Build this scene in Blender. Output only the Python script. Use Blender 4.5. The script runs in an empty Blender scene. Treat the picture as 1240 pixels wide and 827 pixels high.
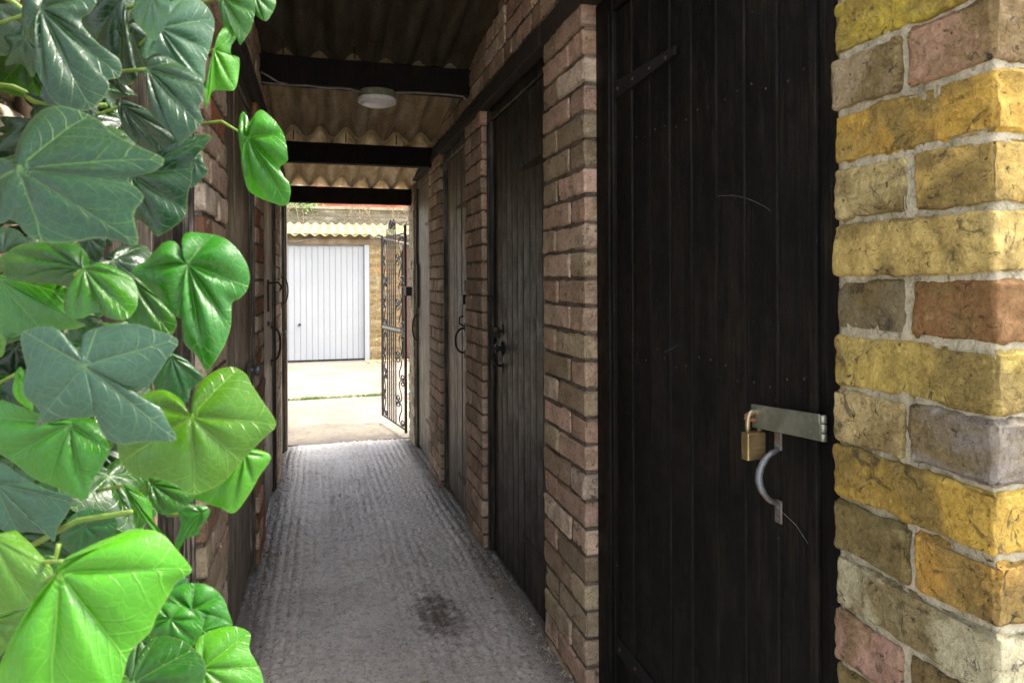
import bpy, bmesh, math, random
import numpy as np
from mathutils import Vector, Matrix, noise
R_ = math.radians
PI = math.pi
rnd = random.Random(7)
sc = bpy.context.scene
COL = sc.collection

# ------------------------------------------------------------------ camera, world, sun, exposure
CAM_H = 1.1
YAW = R_(15.67)
cam_d = bpy.data.cameras.new('camera')
cam = bpy.data.objects.new('camera', cam_d); COL.objects.link(cam)
cam_d.lens = 24; cam_d.sensor_width = 36
cam_d.shift_y = -0.0613
cam_d.clip_start = 0.02; cam_d.clip_end = 2000
cam.location = (0, 0, CAM_H)
cam.rotation_euler = (Matrix.Rotation(-YAW, 3, 'Z') @ Matrix.Rotation(R_(90), 3, 'X') @ Matrix.Rotation(R_(-0.25), 3, 'Z')).to_euler()
cam_d.dof.use_dof = True; cam_d.dof.focus_distance = 1.7; cam_d.dof.aperture_fstop = 16
sc.camera = cam

SUN_EL, SUN_AZ = 62.0, 93.0      # azimuth clockwise from +Y
w = bpy.data.worlds.new("World"); sc.world = w; w.use_nodes = True
nt = w.node_tree
bg = nt.nodes['Background']; bg.inputs['Strength'].default_value = 0.15
sky = nt.nodes.new('ShaderNodeTexSky'); sky.sky_type = 'NISHITA'; sky.sun_disc = False
sky.sun_elevation = R_(SUN_EL); sky.sun_rotation = R_(SUN_AZ)
sky.air_density = 1.0; sky.dust_density = 5.0; sky.ozone_density = 0.6
hs = nt.nodes.new('ShaderNodeHueSaturation'); hs.inputs['Saturation'].default_value = 0.45   # thin white cloud
nt.links.new(sky.outputs[0], hs.inputs['Color']); nt.links.new(hs.outputs[0], bg.inputs['Color'])
sun_d = bpy.data.lights.new('sun', 'SUN'); sun_d.energy = 1.7; sun_d.angle = R_(10); sun_d.color = (1.0, 0.93, 0.80)
sun = bpy.data.objects.new('sun', sun_d); COL.objects.link(sun)
sd = Vector((math.sin(R_(SUN_AZ))*math.cos(R_(SUN_EL)), math.cos(R_(SUN_AZ))*math.cos(R_(SUN_EL)), math.sin(R_(SUN_EL))))
sun.rotation_euler = sd.to_track_quat('Z', 'Y').to_euler()
sc.view_settings.view_transform = 'Standard'
sc.view_settings.look = 'None'
sc.view_settings.exposure = 2.6
sc.view_settings.gamma = 1
sc.cycles.max_bounces = 12; sc.cycles.diffuse_bounces = 8

# ------------------------------------------------------------------ measures of the place
FWD = Vector((math.sin(YAW), math.cos(YAW), 0)); RGT = Vector((math.cos(YAW), -math.sin(YAW), 0)); UP = Vector((0, 0, 1))
EYE = Vector((0, 0, CAM_H))
XR, XL = 0.714, -0.263            # faces of the right and left walls
def fz(y): return -0.042*max(y, 0.0) if y < 5.75 else -0.2415 - 0.0045*(min(y, 13)-5.75)
def beam_top(y): return 2.143 - 0.134*(y-3.3)
CO = 0.0786
def at(u, v, D):
    return EYE + FWD*D + RGT*((u-620)/826.7*D) - UP*((v-337)/826.7*D)

# ------------------------------------------------------------------ object helpers
def mesh_obj(name, verts, faces, mat, parent=None, loc=None, smooth=False, uv=None, color=None):
    m = bpy.data.meshes.new(name)
    m.from_pydata([tuple(v) for v in verts], [], faces)
    if smooth: m.polygons.foreach_set('use_smooth', [True]*len(m.polygons))
    if uv is not None:
        l = m.uv_layers.new(name='UVMap')
        idx = np.empty(len(m.loops), dtype=np.int32); m.loops.foreach_get('vertex_index', idx)
        l.data.foreach_set('uv', np.asarray(uv, dtype=np.float32)[idx].ravel())
    m.materials.append(mat); m.update()
    return link(name, m, parent, loc, color)
def link(name, m, parent=None, loc=None, color=None, rot=None, scale=None):
    o = bpy.data.objects.new(name, m); COL.objects.link(o)
    if parent is not None: o.parent = parent
    if loc is not None: o.location = loc
    if rot is not None: o.rotation_euler = rot
    if scale is not None: o.scale = scale
    if color is not None: o.color = (*color, 1)
    return o
def tag(o, label, cat, group=None, kind=None):
    if label: o['label'] = label
    if cat: o['category'] = cat
    if group: o['group'] = group
    if kind: o['kind'] = kind
    return o
def thing(name, label, cat, loc=(0, 0, 0), group=None, rotz=0):
    o = bpy.data.objects.new(name, None); COL.objects.link(o); o.location = loc; o.rotation_euler = (0, 0, rotz)
    o.empty_display_size = 0.1
    return tag(o, label, cat, group)
class MB:
    def __init__(s): s.v = []; s.f = []
    def add(s, v, f):
        b = len(s.v); s.v += [tuple(p) for p in v]; s.f += [tuple(i+b for i in q) for q in f]; return s
    def box(s, x0, x1, y0, y1, z0, z1):
        v = [(x0,y0,z0),(x1,y0,z0),(x1,y1,z0),(x0,y1,z0),(x0,y0,z1),(x1,y0,z1),(x1,y1,z1),(x0,y1,z1)]
        return s.add(v, [(0,3,2,1),(4,5,6,7),(0,1,5,4),(1,2,6,5),(2,3,7,6),(3,0,4,7)])
    def tube(s, pts, r, n=8, closed=False, rs=None):
        pts = [Vector(p) for p in pts]; N = len(pts); V = []; up = None
        for i, p in enumerate(pts):
            if closed: t = pts[(i+1) % N]-pts[i-1]
            else: t = pts[min(i+1, N-1)]-pts[max(i-1, 0)]
            t.normalize()
            if up is None:
                up = Vector((0, 0, 1)) if abs(t.z) < .9 else Vector((1, 0, 0))
            a = t.cross(up); a.normalize(); b = a.cross(t); up = b
            rr = rs[i] if rs else r
            for k in range(n):
                q = 2*PI*k/n; V.append(p + a*(rr*math.cos(q)) + b*(rr*math.sin(q)))
        F = []
        M = N if closed else N-1
        for i in range(M):
            j = (i+1) % N
            for k in range(n):
                F.append((i*n+k, i*n+(k+1) % n, j*n+(k+1) % n, j*n+k))
        if not closed:
            F.append(tuple(range(n))[::-1]); F.append(tuple((N-1)*n+k for k in range(n)))
        return s.add(V, F)
    def lathe(s, prof, n=32, c=(0, 0, 0), ax='z'):
        V = []
        for (r, h) in prof:
            for k in range(n):
                q = 2*PI*k/n; p = (r*math.cos(q), r*math.sin(q), h)
                if ax == 'x': p = (p[2], p[0], p[1])
                if ax == 'y': p = (p[0], p[2], p[1])
                V.append((p[0]+c[0], p[1]+c[1], p[2]+c[2]))
        F = []
        for i in range(len(prof)-1):
            for k in range(n):
                F.append((i*n+k, i*n+(k+1) % n, (i+1)*n+(k+1) % n, (i+1)*n+k))
        F.append(tuple(range(n))[::-1]); F.append(tuple((len(prof)-1)*n+k for k in range(n)))
        return s.add(V, F)
    def build(s, name, mat, parent=None, loc=None, smooth=False, color=None):
        return mesh_obj(name, s.v, s.f, mat, parent, loc, smooth, None, color)
def bevel(o, w=0.003, seg=2):
    m = o.modifiers.new('bevel', 'BEVEL'); m.width = w; m.segments = seg; m.limit_method = 'ANGLE'; m.angle_limit = R_(35)
    return o

def lattice(sx, sy, sz, nx, ny, nz, r, amp=0.0, seed=0, freq=14.0, chip=0.0):
    """box of the given size as a closed lattice with rounded, slightly uneven edges"""
    def coords(s, n):
        h = s/2
        inner = list(np.linspace(-(h-r), h-r, max(n-1, 2)))
        if h-r > .004 and n > 2:
            e = min(.0016, (h-r)*.3); inner = [inner[0], inner[0]+e] + inner[1:-1] + [inner[-1]-e, inner[-1]]
        return [-h] + inner + [h]
    X, Y, Z = coords(sx, nx), coords(sy, ny), coords(sz, nz)
    idx = {}; V = []; F = []
    so = Vector((seed*3.17, seed*1.31, seed*7.7))
    def vid(i, j, k):
        if (i, j, k) in idx: return idx[(i, j, k)]
        p = Vector((X[i], Y[j], Z[k]))
        q = Vector((min(max(p.x, -(sx/2-r)), sx/2-r), min(max(p.y, -(sy/2-r)), sy/2-r), min(max(p.z, -(sz/2-r)), sz/2-r)))
        d = p-q
        if d.length > 1e-9:
            nn = d.normalized(); k_ = r
            if amp:
                k_ += amp*noise.fractal((q+nn*r)*freq+so, 0.8, 2.1, 4)
                if chip: k_ += amp*.50*noise.fractal((q+nn*r)*55+so, 0.6, 2.2, 3)
                if chip:
                    edge = 1.0 if sum(abs(c) > 1e-9 for c in d) > 1 else 0.0
                    c = noise.noise((q+nn*r)*9+so*2)
                    k_ -= edge*chip*max(0, c+.1)*2
                    pit = noise.noise((q+nn*r)*70+so)
                    if pit > .48: k_ -= (pit-.48)*.012
            p = q+nn*k_
        idx[(i, j, k)] = len(V); V.append(p); return len(V)-1
    a, b, c = len(X)-1, len(Y)-1, len(Z)-1
    for i in range(a):
        for j in range(b):
            F.append((vid(i,j,0), vid(i,j+1,0), vid(i+1,j+1,0), vid(i+1,j,0)))
            F.append((vid(i,j,c), vid(i+1,j,c), vid(i+1,j+1,c), vid(i,j+1,c)))
    for i in range(a):
        for k in range(c):
            F.append((vid(i,0,k), vid(i+1,0,k), vid(i+1,0,k+1), vid(i,0,k+1)))
            F.append((vid(i,b,k), vid(i,b,k+1), vid(i+1,b,k+1), vid(i+1,b,k)))
    for j in range(b):
        for k in range(c):
            F.append((vid(0,j,k), vid(0,j,k+1), vid(0,j+1,k+1), vid(0,j+1,k)))
            F.append((vid(a,j,k), vid(a,j+1,k), vid(a,j+1,k+1), vid(a,j,k+1)))
    return V, F

# ------------------------------------------------------------------ materials
class NT:
    def __init__(s, name):
        s.m = bpy.data.materials.new(name); s.m.use_nodes = True; s.t = s.m.node_tree
        s.b = s.t.nodes['Principled BSDF']; s.out = s.t.nodes['Material Output']
    def n(s, t, **kw):
        x = s.t.nodes.new(t)
        for k, v in kw.items():
            if k in ('operation', 'blend_type', 'data_type', 'feature', 'noise_dimensions', 'distance'): setattr(x, k, v)
        return x
    def l(s, a, b): s.t.links.new(a, b)
    def val(s, inp, v):
        if isinstance(v, (int, float)): inp.default_value = v
        elif isinstance(v, (tuple, list)): inp.default_value = tuple(v) if len(v) == len(inp.default_value) else (*v, 1)
        else: s.l(v, inp)
    def math(s, op, a, b=0.0, c=None, clamp=False):
        x = s.n('ShaderNodeMath', operation=op); s.val(x.inputs[0], a); s.val(x.inputs[1], b)
        if c is not None: s.val(x.inputs[2], c)
        x.use_clamp = clamp; return x.outputs[0]
    def mix(s, f, a, b, mode='MIX'):
        x = s.n('ShaderNodeMix', data_type='RGBA', blend_type=mode); x.clamp_factor = True
        s.val(x.inputs[0], f); s.val(x.inputs[6], a); s.val(x.inputs[7], b); return x.outputs[2]
    def coord(s, which='Object', scale=(1, 1, 1), rand=True):
        tc = s.n('ShaderNodeTexCoord'); mp = s.n('ShaderNodeMapping'); mp.inputs['Scale'].default_value = scale
        s.l(tc.outputs[which], mp.inputs['Vector'])
        if rand:
            oi = s.n('ShaderNodeObjectInfo'); c = s.n('ShaderNodeCombineXYZ')
            for i, k in enumerate((37.0, 91.0, 53.0)): s.l(s.math('MULTIPLY', oi.outputs['Random'], k), c.inputs[i])
            s.l(c.outputs[0], mp.inputs['Location'])
        return mp.outputs[0]
    def noise(s, vec, scale, detail=4, rough=.55, dist=0.0):
        x = s.n('ShaderNodeTexNoise'); s.l(vec, x.inputs['Vector']); x.inputs['Scale'].default_value = scale
        x.inputs['Detail'].default_value = detail; x.inputs['Roughness'].default_value = rough; x.inputs['Distortion'].default_value = dist
        return x.outputs['Fac']
    def ramp(s, f, a, b, lo=0.0, hi=1.0):
        x = s.n('ShaderNodeMapRange'); x.interpolation_type = 'SMOOTHSTEP'
        s.val(x.inputs[0], f); x.inputs[1].default_value = a; x.inputs[2].default_value = b; x.inputs[3].default_value = lo; x.inputs[4].default_value = hi
        return x.outputs[0]
    def bump(s, h, strength=.5, dist=.002, prev=None):
        x = s.n('ShaderNodeBump'); x.inputs['Strength'].default_value = strength; x.inputs['Distance'].default_value = dist
        s.l(h, x.inputs['Height'])
        if prev is not None: s.l(prev, x.inputs['Normal'])
        return x.outputs[0]
    def set(s, **kw):
        names = dict(color='Base Color', rough='Roughness', metal='Metallic', spec='Specular IOR Level', normal='Normal', coat='Coat Weight')
        for k, v in kw.items(): s.val(s.b.inputs[names[k]], v)
        return s.m
def objcol(n):
    return n.n('ShaderNodeObjectInfo').outputs['Color']

def mat_brick(name, blotch, blotch_col, pit=.45, light=.3, light_col=(.5, .45, .33), rough=.85, soot=(.03, .025, .02), soot_amt=.45, bumpd=.003, tint=1.0):
    n = NT(name); v = n.coord('Object'); c = objcol(n)
    a = n.noise(v, 7, 5, .6, .6); b = n.noise(v, 26, 6, .65, .4); d = n.noise(v, 160, 4, .6); e = n.noise(v, 55, 5, .75, 1.2)
    c = n.mix(1.0, c, (tint, tint, tint), 'MULTIPLY')
    col = n.mix(n.ramp(a, .44, .60, 0, blotch), c, blotch_col)
    col = n.mix(n.ramp(b, .35, .7, 0, .8), col, n.mix(1.0, col, (.78, .74, .68), 'MULTIPLY'))
    col = n.mix(n.ramp(d, .45, .7, 0, .45), col, n.mix(1.0, col, (1.5, 1.45, 1.35), 'MULTIPLY'))
    v2 = n.coord('Object', (1.3, .7, 1.9))
    g = n.noise(v2, 12, 6, .7, .8)
    col = n.mix(n.ramp(g, .56, .7, 0, light), col, light_col)
    vs = n.coord('Object', (2.0, 1.2, 1.2)); sg = n.noise(vs, 14, 7, .72, 1.6)
    col = n.mix(n.ramp(sg, .55, .66, 0, soot_amt), col, soot)
    pits = n.ramp(e, .60, .68, 0, pit)
    col = n.mix(pits, col, soot)
    f2 = n.noise(v, 85, 6, .8, 1.5)
    col = n.mix(n.ramp(f2, .50, .62, 0, .75), col, n.mix(1.0, col, (.58, .53, .46), 'MULTIPLY'))
    crk = n.noise(n.coord('Object', (1.0, .8, 2.2)), 9, 5, .6, 2.5)
    crk = n.ramp(n.math('ABSOLUTE', n.math('SUBTRACT', crk, .5)), 0, .008, .45, 0)
    crk = n.math('MULTIPLY', crk, n.ramp(a, .45, .6))
    col = n.mix(crk, col, soot)
    h = n.math('ADD', n.math('MULTIPLY', b, .9), n.math('ADD', n.math('MULTIPLY', d, .3), n.math('MULTIPLY', f2, 1.0))); h = n.math('SUBTRACT', h, n.math('ADD', n.math('MULTIPLY', pits, 1.1), n.math('MULTIPLY', crk, .8)))
    return n.set(color=col, rough=rough, spec=.3, normal=n.bump(h, .9, bumpd))
M = {}
M['stock'] = mat_brick('yellow_stock_brick', .8, (.24, .175, .06), .9, .28, (.40, .34, .20), soot_amt=.75, bumpd=.010, tint=1.0)
M['brick'] = mat_brick('alley_brick', .5, (.40, .30, .20), .75, .55, (.80, .68, .54), soot_amt=.5, bumpd=.008)
def mat_mortar(name, c1, c2, stain=(.05, .045, .035), amt=.5):
    n = NT(name); v = n.coord('Object', rand=False)
    a = n.noise(v, 9, 5, .65); b = n.noise(v, 120, 5, .7); g = n.noise(v, 24, 5, .7)
    col = n.mix(n.ramp(a, .35, .65), c1, c2)
    col = n.mix(n.ramp(g, .52, .7, 0, amt), col, stain)
    col = n.mix(n.ramp(b, .4, .7, 0, .3), col, n.mix(1, col, (.6, .6, .6), 'MULTIPLY'))
    pt = n.noise(v, 60, 5, .75, 1.0)
    col = n.mix(n.ramp(pt, .54, .66, 0, .6), col, stain)
    col = n.mix(n.ramp(n.noise(v, 230, 2, .6), .62, .72, 0, .5), col, (.7, .66, .55))
    return n.set(color=col, rough=.95, spec=.2, normal=n.bump(n.math('ADD', n.math('ADD', b, g), pt), 1, .005))
M['mortar'] = mat_mortar('pale_mortar', (.52, .47, .34), (.40, .36, .25), (.12, .10, .055), .7)
M['mortar_dark'] = mat_mortar('sooty_mortar', (.25, .20, .15), (.12, .095, .072))

def mat_wood(name, grain_col, worn_col, worn=.5, rough=(.35, .65), streak=.5, bumpd=.0012, spec=.4):
    n = NT(name); c = objcol(n)
    v = n.coord('Object', (42, 42, .7)); g = n.noise(v, 6, 7, .72, .5)
    v2 = n.coord('Object', (5, 5, 1.6)); a = n.noise(v2, 2.2, 6, .7)
    v3 = n.coord('Object', (1, 1, 1)); sp = n.noise(v3, 210, 2, .5); dd = n.noise(v3, 9, 6, .7)
    col = n.mix(n.ramp(g, .42, .58, 0, streak), c, grain_col)
    m = n.math('MULTIPLY', n.ramp(a, .40, .66, 0, worn), n.ramp(g, .45, .56, 1, .1))
    col = n.mix(m, col, worn_col)
    col = n.mix(n.ramp(sp, .72, .78, 0, .35), col, (.30, .27, .2))
    rg = n.ramp(dd, .3, .7, rough[0], rough[1])
    h = n.math('ADD', g, n.math('MULTIPLY', dd, .5))
    return n.set(color=col, rough=rg, spec=spec, normal=n.bump(h, .8, bumpd))
M['paint'] = mat_wood('black_painted_boards', (.002, .002, .0017), (.026, .021, .013), .7, (.5, .8), .8, .0022, .22)
M['wood'] = mat_wood('weathered_boards', (.012, .009, .006), (.40, .34, .26), .8, (.32, .55), .9, .003)
M['wood_dark'] = mat_wood('worn_black_boards', (.004, .003, .002), (.17, .135, .09), .6, (.30, .55), .9, .003)
M['timber'] = mat_wood('sooty_timber', (.004, .003, .003), (.03, .022, .016), .4, (.85, .95), .6, .002)

def mat_floor():
    n = NT('alley_concrete'); v = n.coord('Object', rand=False)
    a = n.noise(v, 3.2, 6, .6); b = n.noise(v, 22, 6, .65); g = n.noise(v, 170, 4, .7); f = n.noise(v, 420, 2, .6)
    col = n.mix(n.ramp(a, .35, .65), (.62, .55, .48), (.80, .715, .63))
    col = n.mix(n.ramp(b, .48, .70, 0, .35), col, (.20, .18, .16))
    col = n.mix(n.ramp(g, .5, .68, 0, .5), col, (.09, .082, .075))
    col = n.mix(n.ramp(f, .66, .74, 0, .7), col, (.8, .77, .72))
    gr = n.noise(v, 75, 5, .75, .6)
    col = n.mix(n.ramp(gr, .50, .62, 0, .5), col, (.11, .10, .09))
    col = n.mix(n.ramp(gr, .47, .38, 0, .35), col, (.62, .59, .56))
    # brown damp stain about (0.42, 2.42)
    sep = n.n('ShaderNodeSeparateXYZ'); n.l(v, sep.inputs[0])
    dx = n.math('DIVIDE', n.math('SUBTRACT', sep.outputs[0], .405), .085); dy = n.math('DIVIDE', n.math('SUBTRACT', sep.outputs[1], 2.43), .2)
    r = n.math('SQRT', n.math('ADD', n.math('POWER', n.math('ABSOLUTE', dx), 2.0), n.math('POWER', n.math('ABSOLUTE', dy), 2.0)))
    r = n.math('ADD', r, n.math('MULTIPLY', n.math('SUBTRACT', n.noise(v, 19, 6, .75), .5), 4.0))
    st = n.ramp(r, .35, 1.25, .85, 0)
    col = n.mix(st, col, (.085, .048, .022))
    # dirt along the two walls
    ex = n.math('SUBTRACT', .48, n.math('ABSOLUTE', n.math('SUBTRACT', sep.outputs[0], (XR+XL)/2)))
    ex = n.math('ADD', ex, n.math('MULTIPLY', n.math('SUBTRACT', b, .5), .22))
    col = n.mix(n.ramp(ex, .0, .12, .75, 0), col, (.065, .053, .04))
    rg = n.ramp(b, .35, .65, .26, .50)
    h = n.math('ADD', n.math('ADD', n.math('MULTIPLY', g, .7), b), n.math('MULTIPLY', gr, 1.2))
    return n.set(color=col, rough=rg, spec=.6, normal=n.bump(h, .7, .004))
M['floor'] = mat_floor()
def mat_simple(name, c1, c2, s1=6, s2=60, rough=.8, spec=.3, metal=0, bumpd=.002, dark=.3, stretch=(1, 1, 1), coordn='Object'):
    n = NT(name); v = n.coord(coordn, stretch, rand=False)
    a = n.noise(v, s1, 5, .6); b = n.noise(v, s2, 5, .7)
    col = n.mix(n.ramp(a, .35, .65), c1, c2)
    col = n.mix(n.ramp(b, .45, .75, 0, dark), col, n.mix(1, col, (.35, .33, .3), 'MULTIPLY'))
    return n.set(color=col, rough=rough, spec=spec, metal=metal, normal=n.bump(b, .7, bumpd))
M['paving'] = mat_simple('dark_tarmac', (.22, .21, .195), (.30, .285, .265), 3, 50, .9)
M['yard'] = mat_simple('pale_concrete', (.145, .124, .096), (.20, .172, .135), 1.6, 22, .9, dark=.6, bumpd=.01)
M['ground'] = mat_simple('far_ground', (.2, .19, .15), (.3, .28, .24), .5, 8, .95)
def mat_roof():
    n = NT('cement_sheet'); c = objcol(n); v = n.coord('Object', rand=False)
    a = n.noise(n.coord('Object', (6, 1, 1), rand=False), 2.4, 6, .7, .5); b = n.noise(v, 34, 6, .7); g = n.noise(v, 9, 6, .7)
    col = n.mix(n.ramp(a, .35, .65), n.mix(1, c, (.62, .55, .42), 'MULTIPLY'), c)
    col = n.mix(n.ramp(g, .56, .72, 0, .55), col, n.mix(1, c, (.35, .30, .24), 'MULTIPLY'))
    col = n.mix(n.ramp(b, .5, .7, 0, .6), col, n.mix(1, c, (.3, .27, .22), 'MULTIPLY'))
    return n.set(color=col, rough=.92, spec=.2, normal=n.bump(b, .7, .004))
M['roof'] = mat_roof()
M['moss'] = mat_simple('mossy_sheet', (.17, .155, .07), (.24, .215, .11), 3, 40, .95, dark=.45, bumpd=.01)
M['white'] = mat_simple('white_paint', (.41, .42, .425), (.445, .455, .46), 1, 40, .45, dark=.06, bumpd=.0004)
M['lamp_base'] = mat_simple('dusty_lamp_body', (.20, .22, .15), (.34, .35, .26), 20, 120, .5, dark=.4, bumpd=.0005)
M['diffuser'] = mat_simple('opal_diffuser', (.93, .93, .92), (.88, .87, .85), 30, 90, .35, dark=.3, bumpd=.0006)
M['iron'] = mat_simple('rusty_iron', (.03, .028, .028), (.10, .055, .035), 14, 120, .6, .4, .4, .0008, .5)
M['gate'] = mat_simple('gate_iron', (.025, .025, .03), (.07, .05, .04), 7, 60, .55, .5, .3, .0008, .5)
M['handle'] = mat_simple('worn_steel', (.22, .25, .28), (.21, .165, .13), 30, 260, .5, .5, .6, .0012, .6)
M['hasp'] = mat_simple('galvanised_steel', (.27, .29, .22), (.40, .42, .34), 18, 180, .45, .5, .75, .0006, .35)
M['brass'] = mat_simple('tarnished_brass', (.44, .33, .16), (.33, .24, .11), 40, 300, .42, .5, .8, .0004, .3)
M['shackle'] = mat_simple('dull_shackle', (.52, .44, .28), (.38, .30, .18), 60, 400, .38, .5, .8, .0004, .3)
M['rust'] = mat_simple('orange_rust', (.45, .17, .08), (.30, .11, .05), 60, 400, .9, .2, 0, .001, .3)
M['black'] = mat_simple('black_plastic', (.01, .01, .01), (.02, .02, .02), 10, 90, .4)
M['cable'] = mat_simple('dusty_cable', (.20, .18, .15), (.32, .29, .25), 20, 90, .7)
M['pebble'] = mat_simple('grit', (.22, .19, .15), (.5, .46, .4), 25, 90, .9)
M['litter'] = mat_simple('dry_litter', (.20, .12, .06), (.42, .33, .2), 25, 90, .9)
M['stem'] = mat_simple('ivy_stem', (.07, .13, .012), (.13, .20, .03), 25, 90, .5)
M['bark'] = mat_simple('ivy_bark', (.08, .055, .035), (.16, .12, .08), 25, 90, .9)
M['web'] = mat_simple('cobweb', (.5, .5, .48), (.6, .6, .58), 25, 90, .9)
M['fascia'] = mat_simple('brown_fascia', (.17, .12, .07), (.28, .21, .13), 6, 60, .8)
M['redbrick'] = mat_simple('red_brick', (.42, .10, .06), (.50, .16, .10), 2, 40, .9)
M['farwall'] = mat_brick('old_garden_wall', .5, (.22, .19, .12), .3, .3, (.45, .42, .32))
M['glass'] = mat_simple('dark_glass', (.05, .06, .07), (.08, .09, .1), 2, 4, .08)
M['slate'] = mat_simple('grey_slate', (.10, .10, .11), (.16, .15, .15), 2, 30, .7)
M['browndoor'] = mat_wood('brown_garage_boards', (.06, .03, .02), (.20, .12, .08), .5, (.5, .8), .6)

def mat_leaf():
    n = NT('ivy_leaf'); c = objcol(n)
    uv = n.n('ShaderNodeUVMap'); sp = n.n('ShaderNodeSeparateXYZ'); n.l(uv.outputs[0], sp.inputs[0])
    a, t = sp.outputs[0], sp.outputs[1]
    oc = n.coord('Object')
    wob = n.math('MULTIPLY', n.math('SUBTRACT', n.noise(oc, 45, 3, .5), .5), .16)
    a = n.math('ADD', a, n.math('MULTIPLY', wob, t))
    d = n.math('ABSOLUTE', n.math('SUBTRACT', n.math('FRACT', n.math('ADD', a, .5)), .5))    # 0 on a main vein, .5 between two
    main = n.ramp(n.math('SUBTRACT', n.math('MULTIPLY', d, t), n.math('MULTIPLY', n.math('SUBTRACT', 1.1, t), .008)), 0.0, .012, 1, 0)
    # side veins leave the main ones at an angle
    ph = n.math('FRACT', n.math('SUBTRACT', n.math('MULTIPLY', t, 5.0), n.math('MULTIPLY', d, 4.2)))
    sv = n.math('ABSOLUTE', n.math('SUBTRACT', ph, .5))
    side = n.math('MULTIPLY', n.ramp(sv, .0, .09, 1, 0), n.ramp(t, .12, .3))
    side = n.math('MULTIPLY', side, n.ramp(d, .48, .1, .15, 1))
    fine = n.n('ShaderNodeTexVoronoi', feature='DISTANCE_TO_EDGE'); n.l(oc, fine.inputs['Vector']); fine.inputs['Scale'].default_value = 170
    net = n.ramp(fine.outputs['Distance'], 0, .12, 1, 0)
    big = n.noise(oc, 18, 4, .6); sm = n.noise(oc, 260, 3, .6)
    vcol = n.mix(.4, n.mix(1, c, (2.4, 1.8, 1.8), 'MULTIPLY'), (.16, .26, .06))
    base = n.mix(n.ramp(big, .3, .7, 0, .65), c, n.mix(1, c, (.50, .64, .55), 'MULTIPLY'))
    base = n.mix(n.math('MULTIPLY', net, .10), base, vcol)
    base = n.mix(n.math('MULTIPLY', n.ramp(sm, .68, .76), .25), base, (.05, .05, .02))
    base = n.mix(n.math('MULTIPLY', side, .36), base, vcol)
    base = n.mix(n.math('MULTIPLY', main, .62), base, vcol)
    oi = n.n('ShaderNodeObjectInfo')
    h = n.math('SUBTRACT', n.math('MULTIPLY', big, 1.6), n.math('ADD', n.math('MULTIPLY', main, .4), n.math('ADD', n.math('MULTIPLY', side, .5), n.math('MULTIPLY', net, .10))))
    rim = n.ramp(t, .975, .995, 0, .16)
    base = n.mix(rim, base, (.22, .30, .08))
    old = n.ramp(n.noise(oc, 34, 5, .7), .64, .72, 0, .55)
    base = n.mix(n.math('MULTIPLY', old, n.ramp(t, .55, 1.0)), base, (.10, .085, .02))
    nb = n.bump(h, .45, .0016)
    rg = n.ramp(n.noise(oc, 30, 3), .3, .7, .26, .42)
    n.set(color=base, rough=rg, spec=.45, normal=nb)
    tr = n.n('ShaderNodeBsdfTranslucent'); n.l(n.mix(1, base, (1.5, 1.6, .5), 'MULTIPLY'), tr.inputs['Color']); n.l(nb, tr.inputs['Normal'])
    mx = n.n('ShaderNodeMixShader'); n.val(mx.inputs[0], .25)
    n.l(n.b.outputs[0], mx.inputs[1]); n.l(tr.outputs[0], mx.inputs[2]); n.l(mx.outputs[0], n.out.inputs['Surface'])
    return n.m
M['leaf'] = mat_leaf()
def mat_grass():
    n = NT('grass_blades'); v = n.coord('Object', rand=False)
    return n.set(color=n.mix(n.noise(v, 9), (.06, .12, .012), (.14, .20, .04)), rough=.6)
M['grass'] = mat_grass()

# ------------------------------------------------------------------ ground, floor, yard (setting)
g = MB(); g.add([(-300,-300,-.34),(300,-300,-.34),(300,400,-.34),(-300,400,-.34)], [(0,1,2,3)])
tag(g.build('ground', M['ground']), 'far flat ground around the alley and the garages', 'ground', kind='structure')

def grid_sheet(name, xs, ys, zf, mat, skirt=.12):
    nx, ny = len(xs), len(ys)
    V = [(x, y, zf(x, y)) for y in ys for x in xs]
    F = [(j*nx+i, j*nx+i+1, (j+1)*nx+i+1, (j+1)*nx+i) for j in range(ny-1) for i in range(nx-1)]
    return mesh_obj(name, V, F, mat, smooth=True)
def floor_z(x, y):
    p = Vector((x, y, 0))
    base = fz(y) + .004*noise.noise(p*2.1)
    k = noise.noise(Vector((x*3.5+3, y*1.0, 5)))            # where the tamping ridges show
    amt = min(1, max(.18, .6 + k*1.5 + (.2 if .05 < x < .45 else -.15)))*min(1, max(0, (y-1.4)/1.2))
    wob = .012*noise.noise(Vector((x*5, y*1.8, 1)))
    ridge = abs(math.sin(PI*(x+wob)/.040))**1.0
    ph = 3*noise.noise(Vector((x*12, y*1.2, 4)))+round((x+wob)/.040)*1.7
    bead = abs(math.sin(PI*y/.034+ph))
    nz_ = noise.noise(Vector((x*34, y*24, 2)))
    brk = max(0, min(1.15, .14 + .72*bead + .95*nz_))
    fine = .0030*noise.fractal(Vector((x*60, y*52, 0)), .6, 2, 4)
    # crossing ripples of the tamper every 35 mm or so
    rip = .0012*math.sin(2*PI*y/.034 + 5*noise.noise(Vector((x*7, y*2, 8))))*amt
    e = min(x-XL, XR-x); edge = -.006*max(0, 1-e/.07)
    return base + amt*(.0080*ridge*brk) + rip + fine + edge
xs = list(np.arange(XL-.06, XR+.08, .0048)); ys = list(np.arange(1.3, 5.78, .0085))
o = grid_sheet('alley_floor', xs, ys, floor_z, M['floor'])
tag(o, 'ridged grey concrete floor of the covered alley with a brown damp stain', 'floor', kind='structure')
xs = list(np.linspace(-4, 4, 60)); ys = list(np.linspace(-4, 1.31, 40))
o = grid_sheet('near_paving', xs, ys, lambda x, y: .0 - .042*max(0, y) - .003 + .004*noise.noise(Vector((x, y, 0))*2), M['paving'])
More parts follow.
